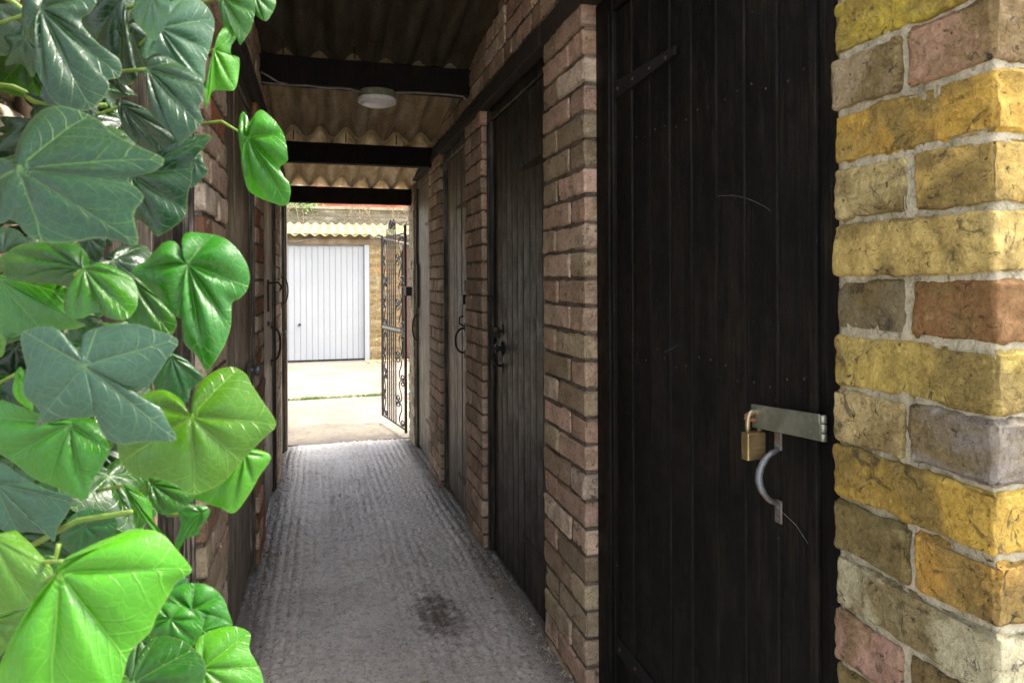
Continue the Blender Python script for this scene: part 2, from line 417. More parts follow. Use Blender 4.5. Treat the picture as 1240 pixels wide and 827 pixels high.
tag(o, 'dark tarmac paving in front of the alley entrance', 'paving', kind='structure')
def yard_z(x, y):
    z = fz(y) + .006*noise.noise(Vector((x*.6, y*.6, 0)))
    z += .004*abs(math.sin(PI*y/.06 + 2*noise.noise(Vector((x*2, y, 0)))))*(.5+.5*noise.noise(Vector((x*6, y*2, 4)))) + .003*noise.fractal(Vector((x*20, y*20, 1)), .8, 2, 3)
    return z
yb = 8.05
o = grid_sheet('yard_concrete', list(np.arange(-3.5, 4.0, .035)), list(np.arange(5.80, yb-.006, .025)), yard_z, M['yard'])
tag(o, 'bright pale concrete slab of the yard just beyond the alley', 'yard', kind='structure')
o = grid_sheet('yard_apron', list(np.arange(-8, 8.0, .045)), list(np.arange(yb+.02, 12.4, .04)), lambda x, y: yard_z(x, y)-.004, M['yard'])
tag(o, 'pale concrete apron in front of the white garage door', 'yard', kind='structure')
xs = list(np.linspace(-20, 20, 30)); ys = list(np.linspace(5.6, 30, 30))
o = grid_sheet('yard_soil', xs, ys, lambda x, y: -.31, M['ground']); tag(o, 'bare soil under and round the yard slabs', 'soil', kind='structure')
# threshold strip between the alley and the yard
o = grid_sheet('threshold', list(np.arange(XL-.5, XR+.5, .03)), [5.775, 5.79, 5.802], lambda x, y: fz(5.77)-.006+.003*noise.noise(Vector((x*20, y*9, 0))), M['floor'])
tag(o, 'grey concrete threshold at the far end of the alley', 'threshold', kind='structure')

# ------------------------------------------------------------------ bricks
def variants(mat, L, H, Dp, n, nl=9, nh=4, nd=3, amp=.0040, r=.0045, chip=.0055, seed0=0):
    out = []
    for i in range(n):
        V, F = lattice(Dp, L, H, nd, nl, nh, r, amp, seed0+i, 17, chip)
        m = bpy.data.meshes.new('brick'); m.from_pydata([tuple(v) for v in V], [], F)
        m.polygons.foreach_set('use_smooth', [True]*len(m.polygons)); m.materials.append(mat); out.append(m)
    return out
BR_S = variants(M['brick'], .225, CO-.0115, .11, 7, 12, 5, 4)
BR_H = variants(M['brick'], .108, CO-.0115, .11, 7, 7, 5, 4, seed0=30)
PINK = [tuple(min(.85, q*1.5) for q in c) for c in ((.50,.34,.25), (.42,.31,.22), (.54,.41,.31), (.48,.34,.25), (.50,.35,.27), (.34,.27,.18), (.56,.46,.36), (.44,.36,.24))]
ORNG = [(.42,.15,.07), (.36,.14,.07), (.40,.20,.12), (.30,.17,.11), (.44,.20,.11)]
def lay(parent, origin, side, y0, y1, z0, ztop, palette, ztop_f=None, start=0, gap=.0125, cnt=None):
    """fills a wall face at X=side wall between y0 and y1 with single brick objects, bonded"""
    xface = XR if side > 0 else XL
    k0 = int(math.floor((z0-CAM_H)/CO))
    k = k0
    while CAM_H + (k+1)*CO < ztop + .5*CO:
        zc = CAM_H + (k+.5)*CO
        y = y0; par = (k+start) % 2
        seq = []
        while y < y1-.03:
            head = (len(seq)+par) % 2 == 0 if y1-y0 > .3 else False
            L = (.108 if head else .225)*rnd.uniform(.95, 1.05)
            rest = y1-y
            if rest-L-gap < .07: L = rest
            L = min(L, rest)
            seq.append((y, L)); y += L+gap
        for (yy, L) in seq:
            if zc - CO/2 > ztop: continue
            if ztop_f and zc - CO*.2 > ztop_f(yy+L/2): continue
            ms, base = (BR_H, .108) if L < .155 else (BR_S, .225)
            c = rnd.choice(palette); j = rnd.uniform(.78, 1.2)
            hh = 1.0
            loc = Vector((xface + side*(.055) + rnd.uniform(-.003, .0035), yy+L/2, zc)) - origin
            o = link('brick', rnd.choice(ms), parent, loc, tuple(x*j for x in c), (rnd.uniform(-.012, .012), 0, rnd.uniform(-.01, .01)+ (PI if rnd.random() < .5 else 0)), (1, L/base, hh))
        k += 1
def mortar_core(parent, origin, side, y0, y1, z0, z1, mat, inset=.0065, z1far=None, depth=.22):
    """joints: one slab slightly behind the brick faces, gently uneven"""
    xf = (XR if side > 0 else XL) + side*inset
    ny = max(3, int((y1-y0)/.02)); nz = max(3, int((z1-z0)/.02))
    V = []; F = []
    ya, yb_ = y0+inset, y1-inset
    def P(y, t, x): 
        zt = z1 if z1far is None else z1 + (z1far-z1)*(y-y0)/(y1-y0)
        return (x - origin.x, y-origin.y, z0+(zt-z0)*t-origin.z)
    for j in range(nz+1):
        for i in range(ny+1):
            y = ya+(yb_-ya)*i/ny; z = j/nz
            V.append(P(y, z, xf + .0025*noise.fractal(Vector((y*30, z*(z1-z0)*30, side)), .8, 2, 3)))
    W = ny+1
    for j in range(nz):
        for i in range(ny): F.append((j*W+i, (j+1)*W+i, (j+1)*W+i+1, j*W+i+1) if side > 0 else (j*W+i, j*W+i+1, (j+1)*W+i+1, (j+1)*W+i))
    b = len(V); xb = (XR if side > 0 else XL)+side*depth
    for j in range(nz+1): V.append(P(ya, j/nz, xb)); V.append(P(yb_, j/nz, xb))
    for j in range(nz):
        F.append((j*W, b+2*j, b+2*j+2, (j+1)*W)); F.append((j*W+ny, (j+1)*W+ny, b+2*j+3, b+2*j+1)); F.append((b+2*j, b+2*j+1, b+2*j+3, b+2*j+2))
    mesh_obj('mortar', V, F, mat, parent, smooth=False)
ZLB, ZLT = 1.872, 1.945      # lintel
def pier(side, y0, y1, label, palette, group, mort='mortar_dark', start=0):
    org = Vector((XR if side > 0 else XL, (y0+y1)/2, fz(y0)))
    t = thing('brick_pier', label, 'brick pier', org, group)
    lay(t, org, side, y0, y1, fz(y1)-.03, ZLB-.02, palette, start=start)
    mortar_core(t, org, side, y0, y1, fz(y1)-.06, ZLB-.002, M[mort])
    return t
GR, GL = 'brick piers along the right wall of the alley', 'brick piers along the left wall of the alley'
pier(1, 1.796, 2.159, 'mossy brown brick pier just beyond the big padlocked black door', PINK, GR)
pier(1, 3.066, 3.440, 'pinkish brick pier just beyond the second black door on the right', PINK[:5], GR, start=1)
pier(1, 4.20, 4.663, 'narrow looking pinkish brick pier between the two weathered grey doors furthest down the right wall', PINK, GR)
pier(1, 5.46, 5.77, 'pale end pier of brick carrying the black box beside the iron gate', [(.5,.42,.30), (.44,.36,.27), (.52,.46,.36)], GR, 'mortar', 1)
pier(-1, .60, .85, 'brick pier wrapped in ivy at the near left end of the alley', PINK, GL)
pier(-1, 1.745, 2.143, 'pinkish brick pier right behind the ivy with an orange brick edge', PINK+ORNG, GL, start=1)
pier(-1, 3.161, 3.50, 'left brick pier with an orange edge, beyond the door with a round knob', PINK[:3]+ORNG, GL)
pier(-1, 4.50, 4.95, 'left brick pier furthest down the alley', PINK, GL, start=1)

# yellow stock brick pier at the near right, brick by brick
NP = thing('brick_pier', 'yellow stock brick pier with pale mortar at the near right, its end face in daylight', 'brick pier', (XR, .70, 0), GR)
NO = Vector((XR, .70, 0))
Y0, Y1, YM = .579, .824, .698
ye, or_, ol, gy, pk, wt, bn = (.54,.38,.09), (.54,.28,.06), (.27,.22,.10), (.30,.27,.20), (.42,.22,.15), (.48,.45,.32), (.24,.10,.035)
rows = {  # joint index k: course between CAM_H+k*CO and +1;  (far, near) or (single,)
 6: ((.34,.28,.18), (.40,.33,.18)), 5: (ye,), 4: (ye,), 3: ((.33,.25,.16), (.36,.20,.13)), 2: ((.48,.33,.09),), 1: ((.42,.36,.19), (.46,.36,.12)), 0: ((.54,.42,.16),),
 -1: ((.23,.19,.10), (.29,.15,.05)), -2: ((.62,.47,.11),), -3: ((.62,.49,.22), (.30,.265,.23)), -4: ((.66,.43,.06),), -5: ((.26,.21,.08), (.66,.38,.06)), -6: ((.56,.52,.33),), -7: ((.46,.28,.20), (.20,.13,.07)),
 -8: ((.40,.33,.16),), -9: ((.3,.25,.16), ye)}
rows[4] = ((.33,.26,.17), (.36,.21,.14)) ; rows[3] = ((.47,.34,.08),); rows[2] = ((.40,.35,.18), (.46,.35,.12)); rows[1] = ((.33,.26,.17), (.40,.33,.2))
# rows as they stand in the photograph, from the eye line up and down
order_up = [((.66,.49,.15),), ((.58,.47,.20), (.62,.43,.11)), ((.64,.40,.06),), ((.42,.33,.19), (.46,.28,.17)), ((.62,.48,.05),), ((.35,.30,.2), (.45,.35,.15))]
for i, r_ in enumerate(order_up): rows[i] = r_
def dull(c):
    g_ = sum(c)/3; return tuple((q*.94+g_*.06)*1.0 for q in c)
k = -14
while k < 15:
    r_ = rows.get(k)
    if r_ is None:
        r_ = (rnd.choice([ye, ol, wt, or_]),) if k % 2 == 0 else (rnd.choice([gy, ye, pk]), rnd.choice([ye, or_, ol]))
    zc = CAM_H + (k+.5)*CO
    hi = -11 < k < 7
    def hero(sx, sy, cx, cy, col, sd):
        n_ = (6 if hi else 3)
        V, F = lattice(sx, sy, CO-.0075, int(sx/.006) if hi else 5, int(sy/.006) if hi else 6, 12 if hi else 4, (.0042), .0044, sd, 13, .006)
        mesh_obj('brick', V, F, M['stock'], NP, Vector((cx, cy, zc))-NO, True, color=col)
    jx = rnd.uniform(-.003, .002)
    if len(r_) == 1:
        hero(.11, Y1-Y0, XR+.055+jx, (Y0+Y1)/2, dull(r_[0]), k+50); xr0 = XR+.11+.012
    else:
        ym = YM+rnd.uniform(-.006, .006)
        hero(.11, Y1-ym-.006, XR+.055+jx, (Y1+ym+.006)/2, dull(r_[0]), k+80)
        hero(.22, ym-.006-Y0, XR+.11+rnd.uniform(-.003, .002), (Y0+ym-.006)/2, dull(r_[1]), k+110); xr0 = XR+.22+.012
    x = xr0; q = 0
    while x < XR+.75:      # the end face that looks at the open yard
        L = .225 if (k+q) % 2 else .105
        hi2 = hi; hi = False
        hero(L, .11, x+L/2, Y0+.055+rnd.uniform(-.002, .002), rnd.choice([ye, wt, gy, pk, (.5,.42,.25)]), k*7+q+200); hi = hi2
        x += L+.012; q += 1
    k += 1
# joints of the near pier: a worn pale bed a little behind the bricks
V = []; F = []
prof = [(XR+1.0, Y0+.005), (XR+.3, Y0+.005)] + [(XR+.3-.295*i/40, Y0+.005) for i in range(1, 40)] + [(XR+.005+(.0 if i else 0), Y0+.005+(Y1-Y0-.01)*i/44) for i in range(45)] + [(XR+.1, Y1-.005), (XR+1.0, Y1-.005)]
nz = 300; z0, z1 = fz(.8)-.05, 2.28
for j in range(nz+1):
    z = z0+(z1-z0)*j/nz
    for (x, y) in prof:
        d = .0035*noise.fractal(Vector((x*45, y*45, z*45)), .8, 2, 4) + .0012*noise.noise(Vector((x*300, y*300, z*300))) - .0005
        V.append((x-d*.7-NO.x, y-d*.7-NO.y, z))
W = len(prof)
for j in range(nz):
    for i in range(W-1): F.append((j*W+i, j*W+i+1, (j+1)*W+i+1, (j+1)*W+i))
mesh_obj('mortar', V, F, M['mortar'], NP, smooth=True)

# upper brickwork with timber lintels, under the roof
def upper(side, label):
    org = Vector((XR if side > 0 else XL, .6, ZLT))
    t = thing('brick_wall', label, 'brick wall', org)
    ys0 = .836 if side > 0 else .60
    lay(t, org, side, ys0, 5.77, ZLT+.001, 2.6, PINK, ztop_f=lambda y: beam_top(y)+.02)
    mortar_core(t, org, side, ys0, 5.77, ZLT+.002, beam_top(ys0)+.03, M['mortar_dark'], z1far=beam_top(5.77)+.03)
    return t, org
for side, lab in ((1, 'band of dark brickwork above the right hand doors, under the corrugated roof'), (-1, 'band of dark brickwork above the left hand doors, under the corrugated roof')):
    t, org = upper(side, lab)
    cuts = [.84 if side > 0 else .60, 2.16, 3.45, 4.66, 5.77]
    for a, b in zip(cuts, cuts[1:]):
        V, F = lattice(.12, b-a-.006, ZLT-ZLB, 3, 30, 4, .006, .003, int(a*10), 8, .003)
        V = [(v.x, v.y, v.z) for v in V]
        mesh_obj('timber_lintel', V, F, M['timber'], t, Vector(((XR if side > 0 else XL)+side*(.06-.012), (a+b)/2, (ZLT+ZLB)/2))-org, True, color=(.05, .035, .024))

# ------------------------------------------------------------------ plank doors
def plank_mesh(wd, h, seed):
    mb = MB(); d = .022; g_ = .0035
    prof = [(-wd/2, 0), (-wd/2, g_*1.4), (-wd/2+.002, .0+g_*.7), (-wd/2+g_+.002, 0.0), (-wd/2+.012, 0), (-wd/2+.0135, .0018), (-wd/2+.015, 0), (0, -.0006), (wd/2-g_, 0), (wd/2, g_*1.4)]
    prof = [(-wd/2, d), (-wd/2, g_), (-wd/2+.0012, .0012), (-wd/2+g_, 0), (0, -.0009), (wd/2-g_, 0), (wd/2-.0012, .0012), (wd/2, g_), (wd/2, d)]
    nz = 14; V = []; F = []; W = len(prof)
    for j in range(nz+1):
        z = h*j/nz; wv = .0012*noise.noise(Vector((seed, z*2, 0)))
        for i, (y, x) in enumerate(prof): V.append((x+wv, y+wv*.3, z))
    for j in range(nz):
        for i in range(W): F.append((j*W+i, j*W+(i+1) % W, (j+1)*W+(i+1) % W, (j+1)*W+i))
    F.append(tuple(range(W))[::-1]); F.append(tuple(nz*W+i for i in range(W)))
    return V, F
def door(side, y0, y1, label, paint, base, jn=.09, jf=.10, rec=.05, widths=.098, group=None, frame_c=None, jit=.4, step=False, zt=1.812):
    org = Vector(((XR if side > 0 else XL), (y0+y1)/2, fz((y0+y1)/2)))
    t = thing('plank_door', label, 'door', org, group)
    xf = (XR if side > 0 else XL); zb = fz(y1)
    def X(d): return xf+side*d
    fc = frame_c or tuple(c*.6 for c in base)
    for (a, b) in ((y0+.001, y0+jn), (y1-jf, y1-.001)):
        m = MB(); x0, x1 = sorted((X(rec-.012), X(rec+.07)))
        m.box(x0-org.x, x1-org.x, a-org.y, b-org.y, zb-.05-org.z, zt+.056-org.z)
        # a planted stop beside the leaf
        bevel(m.build('door_frame', M[paint], t, color=fc), .004)
        s0, s1 = sorted((X(rec-.022), X(rec-.012)))
        m = MB(); yy = (b-.022, b-.004) if a < (y0+y1)/2-.1 else (a+.004, a+.022)
        m.box(s0-org.x, s1-org.x, yy[0]-org.y, yy[1]-org.y, zb-org.z, zt-org.z)
        bevel(m.build('door_stop', M[paint], t, color=fc), .003)
    m = MB(); x0, x1 = sorted((X(rec-.010), X(rec+.07))); m.box(x0-org.x, x1-org.x, y0+jn+.001-org.y, y1-jf-.001-org.y, zt-org.z, zt+.058-org.z)
    bevel(m.build('door_head', M[paint], t, color=fc), .004)
    y = y0+jn+.002; ye_ = y1-jf-.002; n_ = max(1, round((ye_-y)/widths)); wd = (ye_-y)/n_
    V, F = plank_mesh(wd-.0035, zt-.006-(zb+.02), 1)
    if side < 0: V = [(-x, yy, z) for x, yy, z in V]; F = [f[::-1] for f in F]
    me = bpy.data.meshes.new('plank'); me.from_pydata(V, [], F); me.materials.append(M[paint])
    for i in range(n_):
        j = rnd.uniform(1-jit, 1+jit)
        link('plank', me, t, Vector((X(rec+rnd.uniform(-.0012, .0012)), y+(i+.5)*wd, zb+.02))-org, tuple(c*j for c in base), (0, rnd.uniform(-.0008, .0008), rnd.uniform(-.022, .022)))
    # dark ledges and boarding at the back close every gap
    m = MB(); x0, x1 = sorted((X(rec+.024), X(rec+.05))); m.box(x0-org.x, x1-org.x, y0-org.y, y1-org.y, zb-.05-org.z, zt+.06-org.z)
    m.build('back_ledge', M[paint], t, color=tuple(min(.01, c*.3) for c in base))
    return t, org, X
GD = 'boarded doors along the right wall of the alley'
blk = (.0048, .0045, .0036)
d1, o1, X1 = door(1, .824, 1.796, 'large near black boarded door with a brass padlock on a steel hasp', 'paint', blk, .093, .112, .05, .0975, GD)
d2, o2, X2 = door(1, 2.159, 3.066, 'second black boarded door from the front on the right, thin dark pull handle at its far edge', 'wood_dark', (.030, .022, .014), .04, .06, .04, .078, GD, frame_c=(.012, .010, .008), jit=.7)
d3, o3, X3 = door(1, 3.44, 4.20, 'weathered brown grey boarded door with a hooped black pull handle on the right wall', 'wood', (.26, .20, .135), .03, .07, .035, .075, GD, frame_c=(.05, .04, .03))
d4, o4, X4 = door(1, 4.663, 5.46, 'last boarded door on the right, pale weathered grey, next to the iron gate', 'wood', (.20, .155, .105), .03, .05, .035, .08, GD, frame_c=(.12, .10, .07))
GE = 'boarded doors along the left wall of the alley'
e0, oe0, XE0 = door(-1, .85, 1.745, 'purplish brown boarded door mostly hidden behind the ivy leaves', 'wood', (.035, .024, .02), .05, .07, .035, .098, GE)
e1, oe1, XE1 = door(-1, 2.143, 3.161, 'left hand weathered boarded door with a round metal knob at its far edge', 'wood', (.27, .20, .13), .05, .07, .03, .098, GE, frame_c=(.12, .09, .06))
e2, oe2, XE2 = door(-1, 3.50, 4.50, 'left hand pale weathered door with a black thumb latch and bow handle', 'wood', (.28, .22, .15), .04, .06, .025, .098, GE, frame_c=(.05, .04, .03))
e3, oe3, XE3 = door(-1, 4.95, 5.62, 'left hand pale door at the far end of the alley with a small curved handle', 'wood', (.36, .29, .21), .03, .05, .025, .098, GE, frame_c=(.16, .13, .09))
# end post of the left wall, in daylight
m = MB(); m.box(XL-.16, XL+.008, 5.622, 5.765, fz(5.7)-.03, 1.9)
o = bevel(m.build('timber_post', M['wood'], color=(.26, .20, .14)), .006); tag(o, 'pale timber post at the far left corner of the alley', 'post')
m = MB(); m.box(XR+.30-.06, XR+.30, 5.775, 5.835, fz(5.7)-.03, 1.95)

def strap(t, org, X, z, ya, yb_, name='strap_hinge', mat='iron', w0=.032, w1=.018, prot=.0035):
    m = MB(); x0 = X(-.0)
    n_ = 8; V = []
    s = 1 if X(.1) > X(0) else -1
    a = Vector((X(.047 if abs(X(0)-XR) < .01 and org is o1 else .0), 0, 0))
    return None
def flat_bar(name, mat, parent, org, x, side, ya, yb_, za, zb_, h0, h1, th=.004):
    """tapering strap lying on the boards, from (ya,za) to (yb_,zb_)"""
    xo, xi = x-side*th, x
    V = [(xi,ya,za-h0/2),(xi,ya,za+h0/2),(xi,yb_,zb_+h1/2),(xi,yb_,zb_-h1/2),(xo,ya,za-h0/2),(xo,ya,za+h0/2),(xo,yb_,zb_+h1/2),(xo,yb_,zb_-h1/2)]
    V = [Vector(v)-org for v in V]
    F = [(0,1,2,3),(7,6,5,4),(0,4,5,1),(1,5,6,2),(2,6,7,3),(3,7,4,0)]
    if side < 0: F = [f[::-1] for f in F]
    o = mesh_obj(name, V, F, M[mat], parent, color=(.004, .004, .0035)); bevel(o, .0012)
    return o
# black door: strap hinge near the top, one at the foot
for z in (1.60, .12):
    s_ = flat_bar('strap_hinge', 'timber', d1, o1, XR+.049, 1, 1.70, 1.36, z, z+.005, .05, .02, .005)
    m = MB(); m.lathe([(.007, -.04), (.007, .04)], 12, tuple(Vector((XR+.040, 1.705, z))-o1)); m.build('hinge_pin', M['iron'], d1, smooth=True)
    for q in (1.66, 1.57, 1.48, 1.40):
        m = MB(); m.lathe([(.006, 0), (.005, -.003), (.001, -.004)], 10, tuple(Vector((XR+.0435, q, z))-o1), 'x'); m.build('bolt', M['iron'], d1, smooth=True)
for (dd, oo, yn, zz) in ((d2, o2, 2.20, 1.52), (d2, o2, 2.20, .10), (d3, o3, 3.47, 1.50), (d4, o4, 4.70, 1.50), (d4, o4, 4.70, .06), (d3, o3, 3.47, .0)):
    rec = .04 if dd is d2 else .035
    flat_bar('strap_hinge', 'iron', dd, oo, XR+rec-.001, 1, yn, yn+.34, zz, zz+.003, .042, .018, .004)
for zz in (.16, .92, 1.44):
    m = MB()
    for i in range(8):
        for q in (-.02, .022): m.lathe([(.003, 0), (.0026, -.0008), (.0004, -.0010)], 7, (XR+.0492, .966+i*.0948+q+rnd.uniform(-.005, .005), zz+rnd.uniform(-.02, .02)), 'x')
    m.build('nail_row', M['iron'], d1, -o1, smooth=True)
# hasp of the black door: knuckle on the frame, long plate, staple
def P1(x, y, z): return Vector((x, y, z))-o1
m = MB(); V = []
pl = [(.905, .872), (.93, .8715), (1.08, .880)]
hz = .0185
xs_ = XR+.030
prof = []
m2 = MB()
V, F = lattice(.0035, .180, .041, 3, 10, 4, .0015, .0004, 3, 30)
hasp = mesh_obj('hasp', V, F, M['hasp'], d1, P1(XR+.0245, .968, .862), True)
hasp.rotation_euler = (R_(-5), 0, R_(-1.5))
m = MB()
for a, b in ((.849, .8615), (.8625, .876), (.877, .8895)):
    m.lathe([(.0035, a), (.0055, a+.0008), (.0055, b-.0008), (.0035, b)], 14, (XR+.0255, .877, 0))
m.build('hinge_knuckle', M['hasp'], d1, -o1, smooth=True)
m = MB()
for (yy, zz) in ((.90, .880), (.90, .860)):
    m.lathe([(.0042, 0), (.0036, -.0014), (.001, -.002)], 10, (XR+.0225, yy, zz), 'x')
m.build('screw', M['hasp'], d1, -o1, smooth=True)
# staple loop through the slot
m = MB(); m.tube([(XR+.03, 1.047, .861), (XR+.012, 1.046, .861), (XR+.004, 1.045, .857), (XR+.004, 1.045, .853), (XR+.012, 1.046, .849), (XR+.03, 1.047, .849)], .0032, 10)
m.build('staple', M['rust'], d1, -o1, smooth=True)
# bow handle
m = MB(); pts = []; rs = []
hy = 1.012
for i in range(17):
    t_ = i/16; a = PI*t_
    z = .803-.094*t_; x = XR+.047-.037*math.sin(a)**.55
    pts.append((x, hy+.003*math.sin(a), z)); rs.append(.0042+.0022*math.sin(a)+.0004*math.sin(i*2.3))
m.tube(pts, .006, 12, rs=rs); m.build('pull_handle', M['handle'], d1, -o1, smooth=True)
m = MB()
for (za, zb_) in ((.802, .838), (.676, .716)):
    m.box(XR+.0445, XR+.049, hy-.009, hy+.009, za, zb_)
bevel(m.build('handle_plate', M['handle'], d1, -o1), .002)
m = MB()
for zz in (.811, .829, .685, .705): m.lathe([(.0035, 0), (.003, -.0012), (.0005, -.0016)], 9, (XR+.0445, hy, zz), 'x')
m.build('screw', M['handle'], d1, -o1, smooth=True)
# padlock
pk_o = Vector((XR+.0185, 1.042, .781))
pd = thing('padlock', 'tarnished brass padlock hanging from the hasp of the black door', 'padlock', pk_o)
V, F = lattice(.039, .019, .048, 7, 5, 8, .0022, .0002, 1, 40); 
mesh_obj('lock_body', [v+Vector((0, 0, .024)) for v in V], F, M['brass'], pd, smooth=True)
m = MB(); pts = [(-.0125, 0, .046), (-.0125, 0, .062)]
for i in range(13): a = PI*i/12; pts.append((-.0125*math.cos(a), 0, .066+.0185*math.sin(a)))
pts += [(.0125, 0, .062), (.0125, 0, .046)]
m.tube(pts, .0042, 12); m.build('shackle', M['shackle'], pd, smooth=True)
m = MB()      # faint stamped marks
for r_i, (zz, n_, hh) in enumerate(((.020, 6, .0050), (.0125, 5, .0028))):
    for i in range(n_):
        x = -.0095+i*.0044+r_i*.002
        m.box(x, x+.0007, -.0099, -.0092, zz, zz+hh); m.box(x, x+.0026, -.0099, -.0092, zz+hh-.0006, zz+hh)
        if i % 2: m.box(x+.0019, x+.0026, -.0099, -.0092, zz, zz+hh*.6)
        else: m.box(x, x+.0026, -.0099, -.0092, zz, zz+.0006)
m.build('stamped_mark', M['shackle'], pd)
pd.rotation_euler = (0, 0, R_(4))
# second and other doors: pull rings, latches
def ring_handle(t, org, x, side, y, z, h=.16, out=.035, r=.005, plate=True, mat='iron'):
    m = MB(); pts = []
    for i in range(15):
        a = PI*i/14; pts.append((x-side*out*math.sin(a)**.7, y, z+h/2*math.cos(a)))
    m.tube(pts, r, 8); m.build('pull_handle', M[mat], t, -org, smooth=True)
    if plate:
        m = MB(); x0, x1 = sorted((x, x-side*.004))
        for zz in (z+h/2+.008, z-h/2-.008): m.box(x0, x1, y-.010, y+.010, zz-.022, zz+.022)
        m.build('handle_plate', M[mat], t, -org)
ring_handle(d2, o2, XR+.038, 1, 2.84, .80, .15, .05, .006, True, 'black')
m = MB(); m.lathe([(.03, 0), (.028, -.006), (.010, -.008), (.010, -.02), (.022, -.028), (.002, -.034)], 18, (XR+.038, 2.84, .80), 'x'); m.build('ring_plate', M['black'], d2, -o2, smooth=True)
m = MB(); m.box(XR+.030, XR+.040, 2.90, 2.975, .84, .885); m.build('lock_plate', M['iron'], d2, -o2)
m = MB(); m.lathe([(.012, -.01), (.014, 0), (.010, .012)], 14, (XR+.022, 2.99, 1.01)); m.build('latch_knob', M['iron'], d2, -o2, smooth=True)
ring_handle(d3, o3, XR+.030, 1, 3.60, .77, .13, .05, .0055, True, 'black')
m = MB(); m.tube([(XR+.030, 3.60, .845), (XR+.002, 3.60, .86), (XR+.004, 3.60, .895), (XR+.024, 3.60, .90)], .0045, 8); m.build('latch_hook', M['black'], d3, -o3, smooth=True)
m = MB(); m.box(XR+.018, XR+.033, 3.545, 3.60, 1.035, 1.09); m.build('bolt_plate', M['handle'], d3, -o3)
m = MB(); m.box(XR+.012, XR+.033, 3.56, 3.60, .965, 1.015); m.build('latch_block', M['black'], d3, -o3)
ring_handle(d4, o4, XR+.028, 1, 5.36, .72, .20, .05, .006)
m = MB(); m.box(XR+.012, XR+.030, 5.34, 5.37, .88, 1.22); m.build('bolt_bar', M['iron'], d4, -o4)
m = MB(); m.lathe([(.035, 0), (.033, .004), (.012, .006), (.012, .02), (.024, .028), (.027, .04), (.02, .05), (.004, .053)], 20, (XL-.024, 2.99, .73), 'x')
m.build('door_knob', M['handle'], e1, -oe1, smooth=True)
ring_handle(e2, oe2, XL-.022, -1, 4.28, .72, .20, .055, .006)
m = MB(); m.box(XL-.026, XL-.016, 4.06, 4.09, .92, 1.10); m.box(XL-.026, XL-.016, 4.07, 4.10, .84, .865); m.build('latch_plate', M['iron'], e2, -oe2)
m = MB(); m.tube([(XL-.016, 4.08, 1.08), (XL+.03, 4.1, 1.085), (XL+.05, 4.11, 1.06), (XL+.04, 4.10, 1.04)], .006, 8); m.build('latch_lever', M['iron'], e2, -oe2, smooth=True)
ring_handle(e3, oe3, XL-.022, -1, 5.38, 1.02, .20, .05, .005)
m = MB(); m.lathe([(.03, 0), (.028, .004), (.012, .006), (.012, .02), (.022, .026), (.024, .036), (.004, .042)], 16, (XL-.02, 5.30, .70), 'x'); m.build('door_knob', M['handle'], e3, -oe3, smooth=True)

# ------------------------------------------------------------------ roof: beams and corrugated sheets
BW = .075
for (yy, lab) in ((2.05, 'blackened roof beam nearest the alley entrance'), (3.35, 'black roof beam that carries the round ceiling light'), (4.56, 'middle black roof beam beyond the round ceiling light'), (5.62, 'last black roof beam framing the view into the yard')):
    h = .128
    V, F = lattice(2.3, BW, h, 40, 3, 4, .004, .002, int(yy*10), 6, .002)
    z = beam_top(yy)-h/2
    o = mesh_obj('roof_beam', V, F, M['timber'], None, ((XR+XL)/2, yy, z), True, color=(.009, .007, .006))
    tag(o, lab, 'beam', 'timber beams carrying the corrugated roof')
roof = thing('corrugated_roof', 'brown corrugated cement sheet roof over the alley, seen from below', 'roof', (0, 3, 2.2))
def corr_sheet(x0, x1, y0, y1, zf, parent, mat, pitch=.16, amp=.033, th=.006, org=Vector((0, 0, 0)), name='roof_sheet', ny=14, along='y'):
    nx = int((x1-x0)/pitch*10); V = []; F = []
    for s in (0, 1):
        for j in range(ny+1):
            y = y0+(y1-y0)*j/ny
            for i in range(nx+1):
                x = x0+(x1-x0)*i/nx
                z = zf(y)+amp*math.cos(2*PI*x/pitch)+.0012*noise.noise(Vector((x*20, y*8, 0)))+s*th
                V.append((x-org.x, y-org.y, z-org.z))
    W = nx+1; S = W*(ny+1)
    for j in range(ny):
        for i in range(nx):
            a = j*W+i; F.append((a, a+W, a+W+1, a+1)); F.append((S+a, S+a+1, S+a+W+1, S+a+W))
    for i in range(nx): F.append((i, i+1, S+i+1, S+i)); a = ny*W+i; F.append((a+1, a, S+a, S+a+1))
    for j in range(ny): a = j*W; F.append((a+W, a, S+a, S+a+W)); a = j*W+nx; F.append((a, a+W, S+a+W, S+a))
    return mesh_obj(name, V, F, mat, parent, smooth=True)
ro = Vector((0, 3, 2.2))
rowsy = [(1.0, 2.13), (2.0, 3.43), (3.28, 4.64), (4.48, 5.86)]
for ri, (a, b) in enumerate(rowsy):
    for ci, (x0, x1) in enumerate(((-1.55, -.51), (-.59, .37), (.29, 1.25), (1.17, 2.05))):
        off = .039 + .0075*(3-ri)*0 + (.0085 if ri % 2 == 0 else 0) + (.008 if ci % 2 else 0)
        corr_sheet(x0, x1, a, b, lambda y, o_=off: beam_top(y)+o_, roof, M['roof'], org=ro).color = (*[q*(.12, .20, 1.0, 1.6)[ri] for q in (.52, .44, .31)], 1)  # tint per row paints shade into the near sheets, yard light into the last
# hook bolts poking through
m = MB()
for x in (-.16, .16, .48):
    for yy in (3.30, 4.50): m.tube([(x, yy, beam_top(yy)-.005), (x, yy, beam_top(yy)+.055)], .004, 6)
m.build('hook_bolt', M['iron'], roof, -ro)

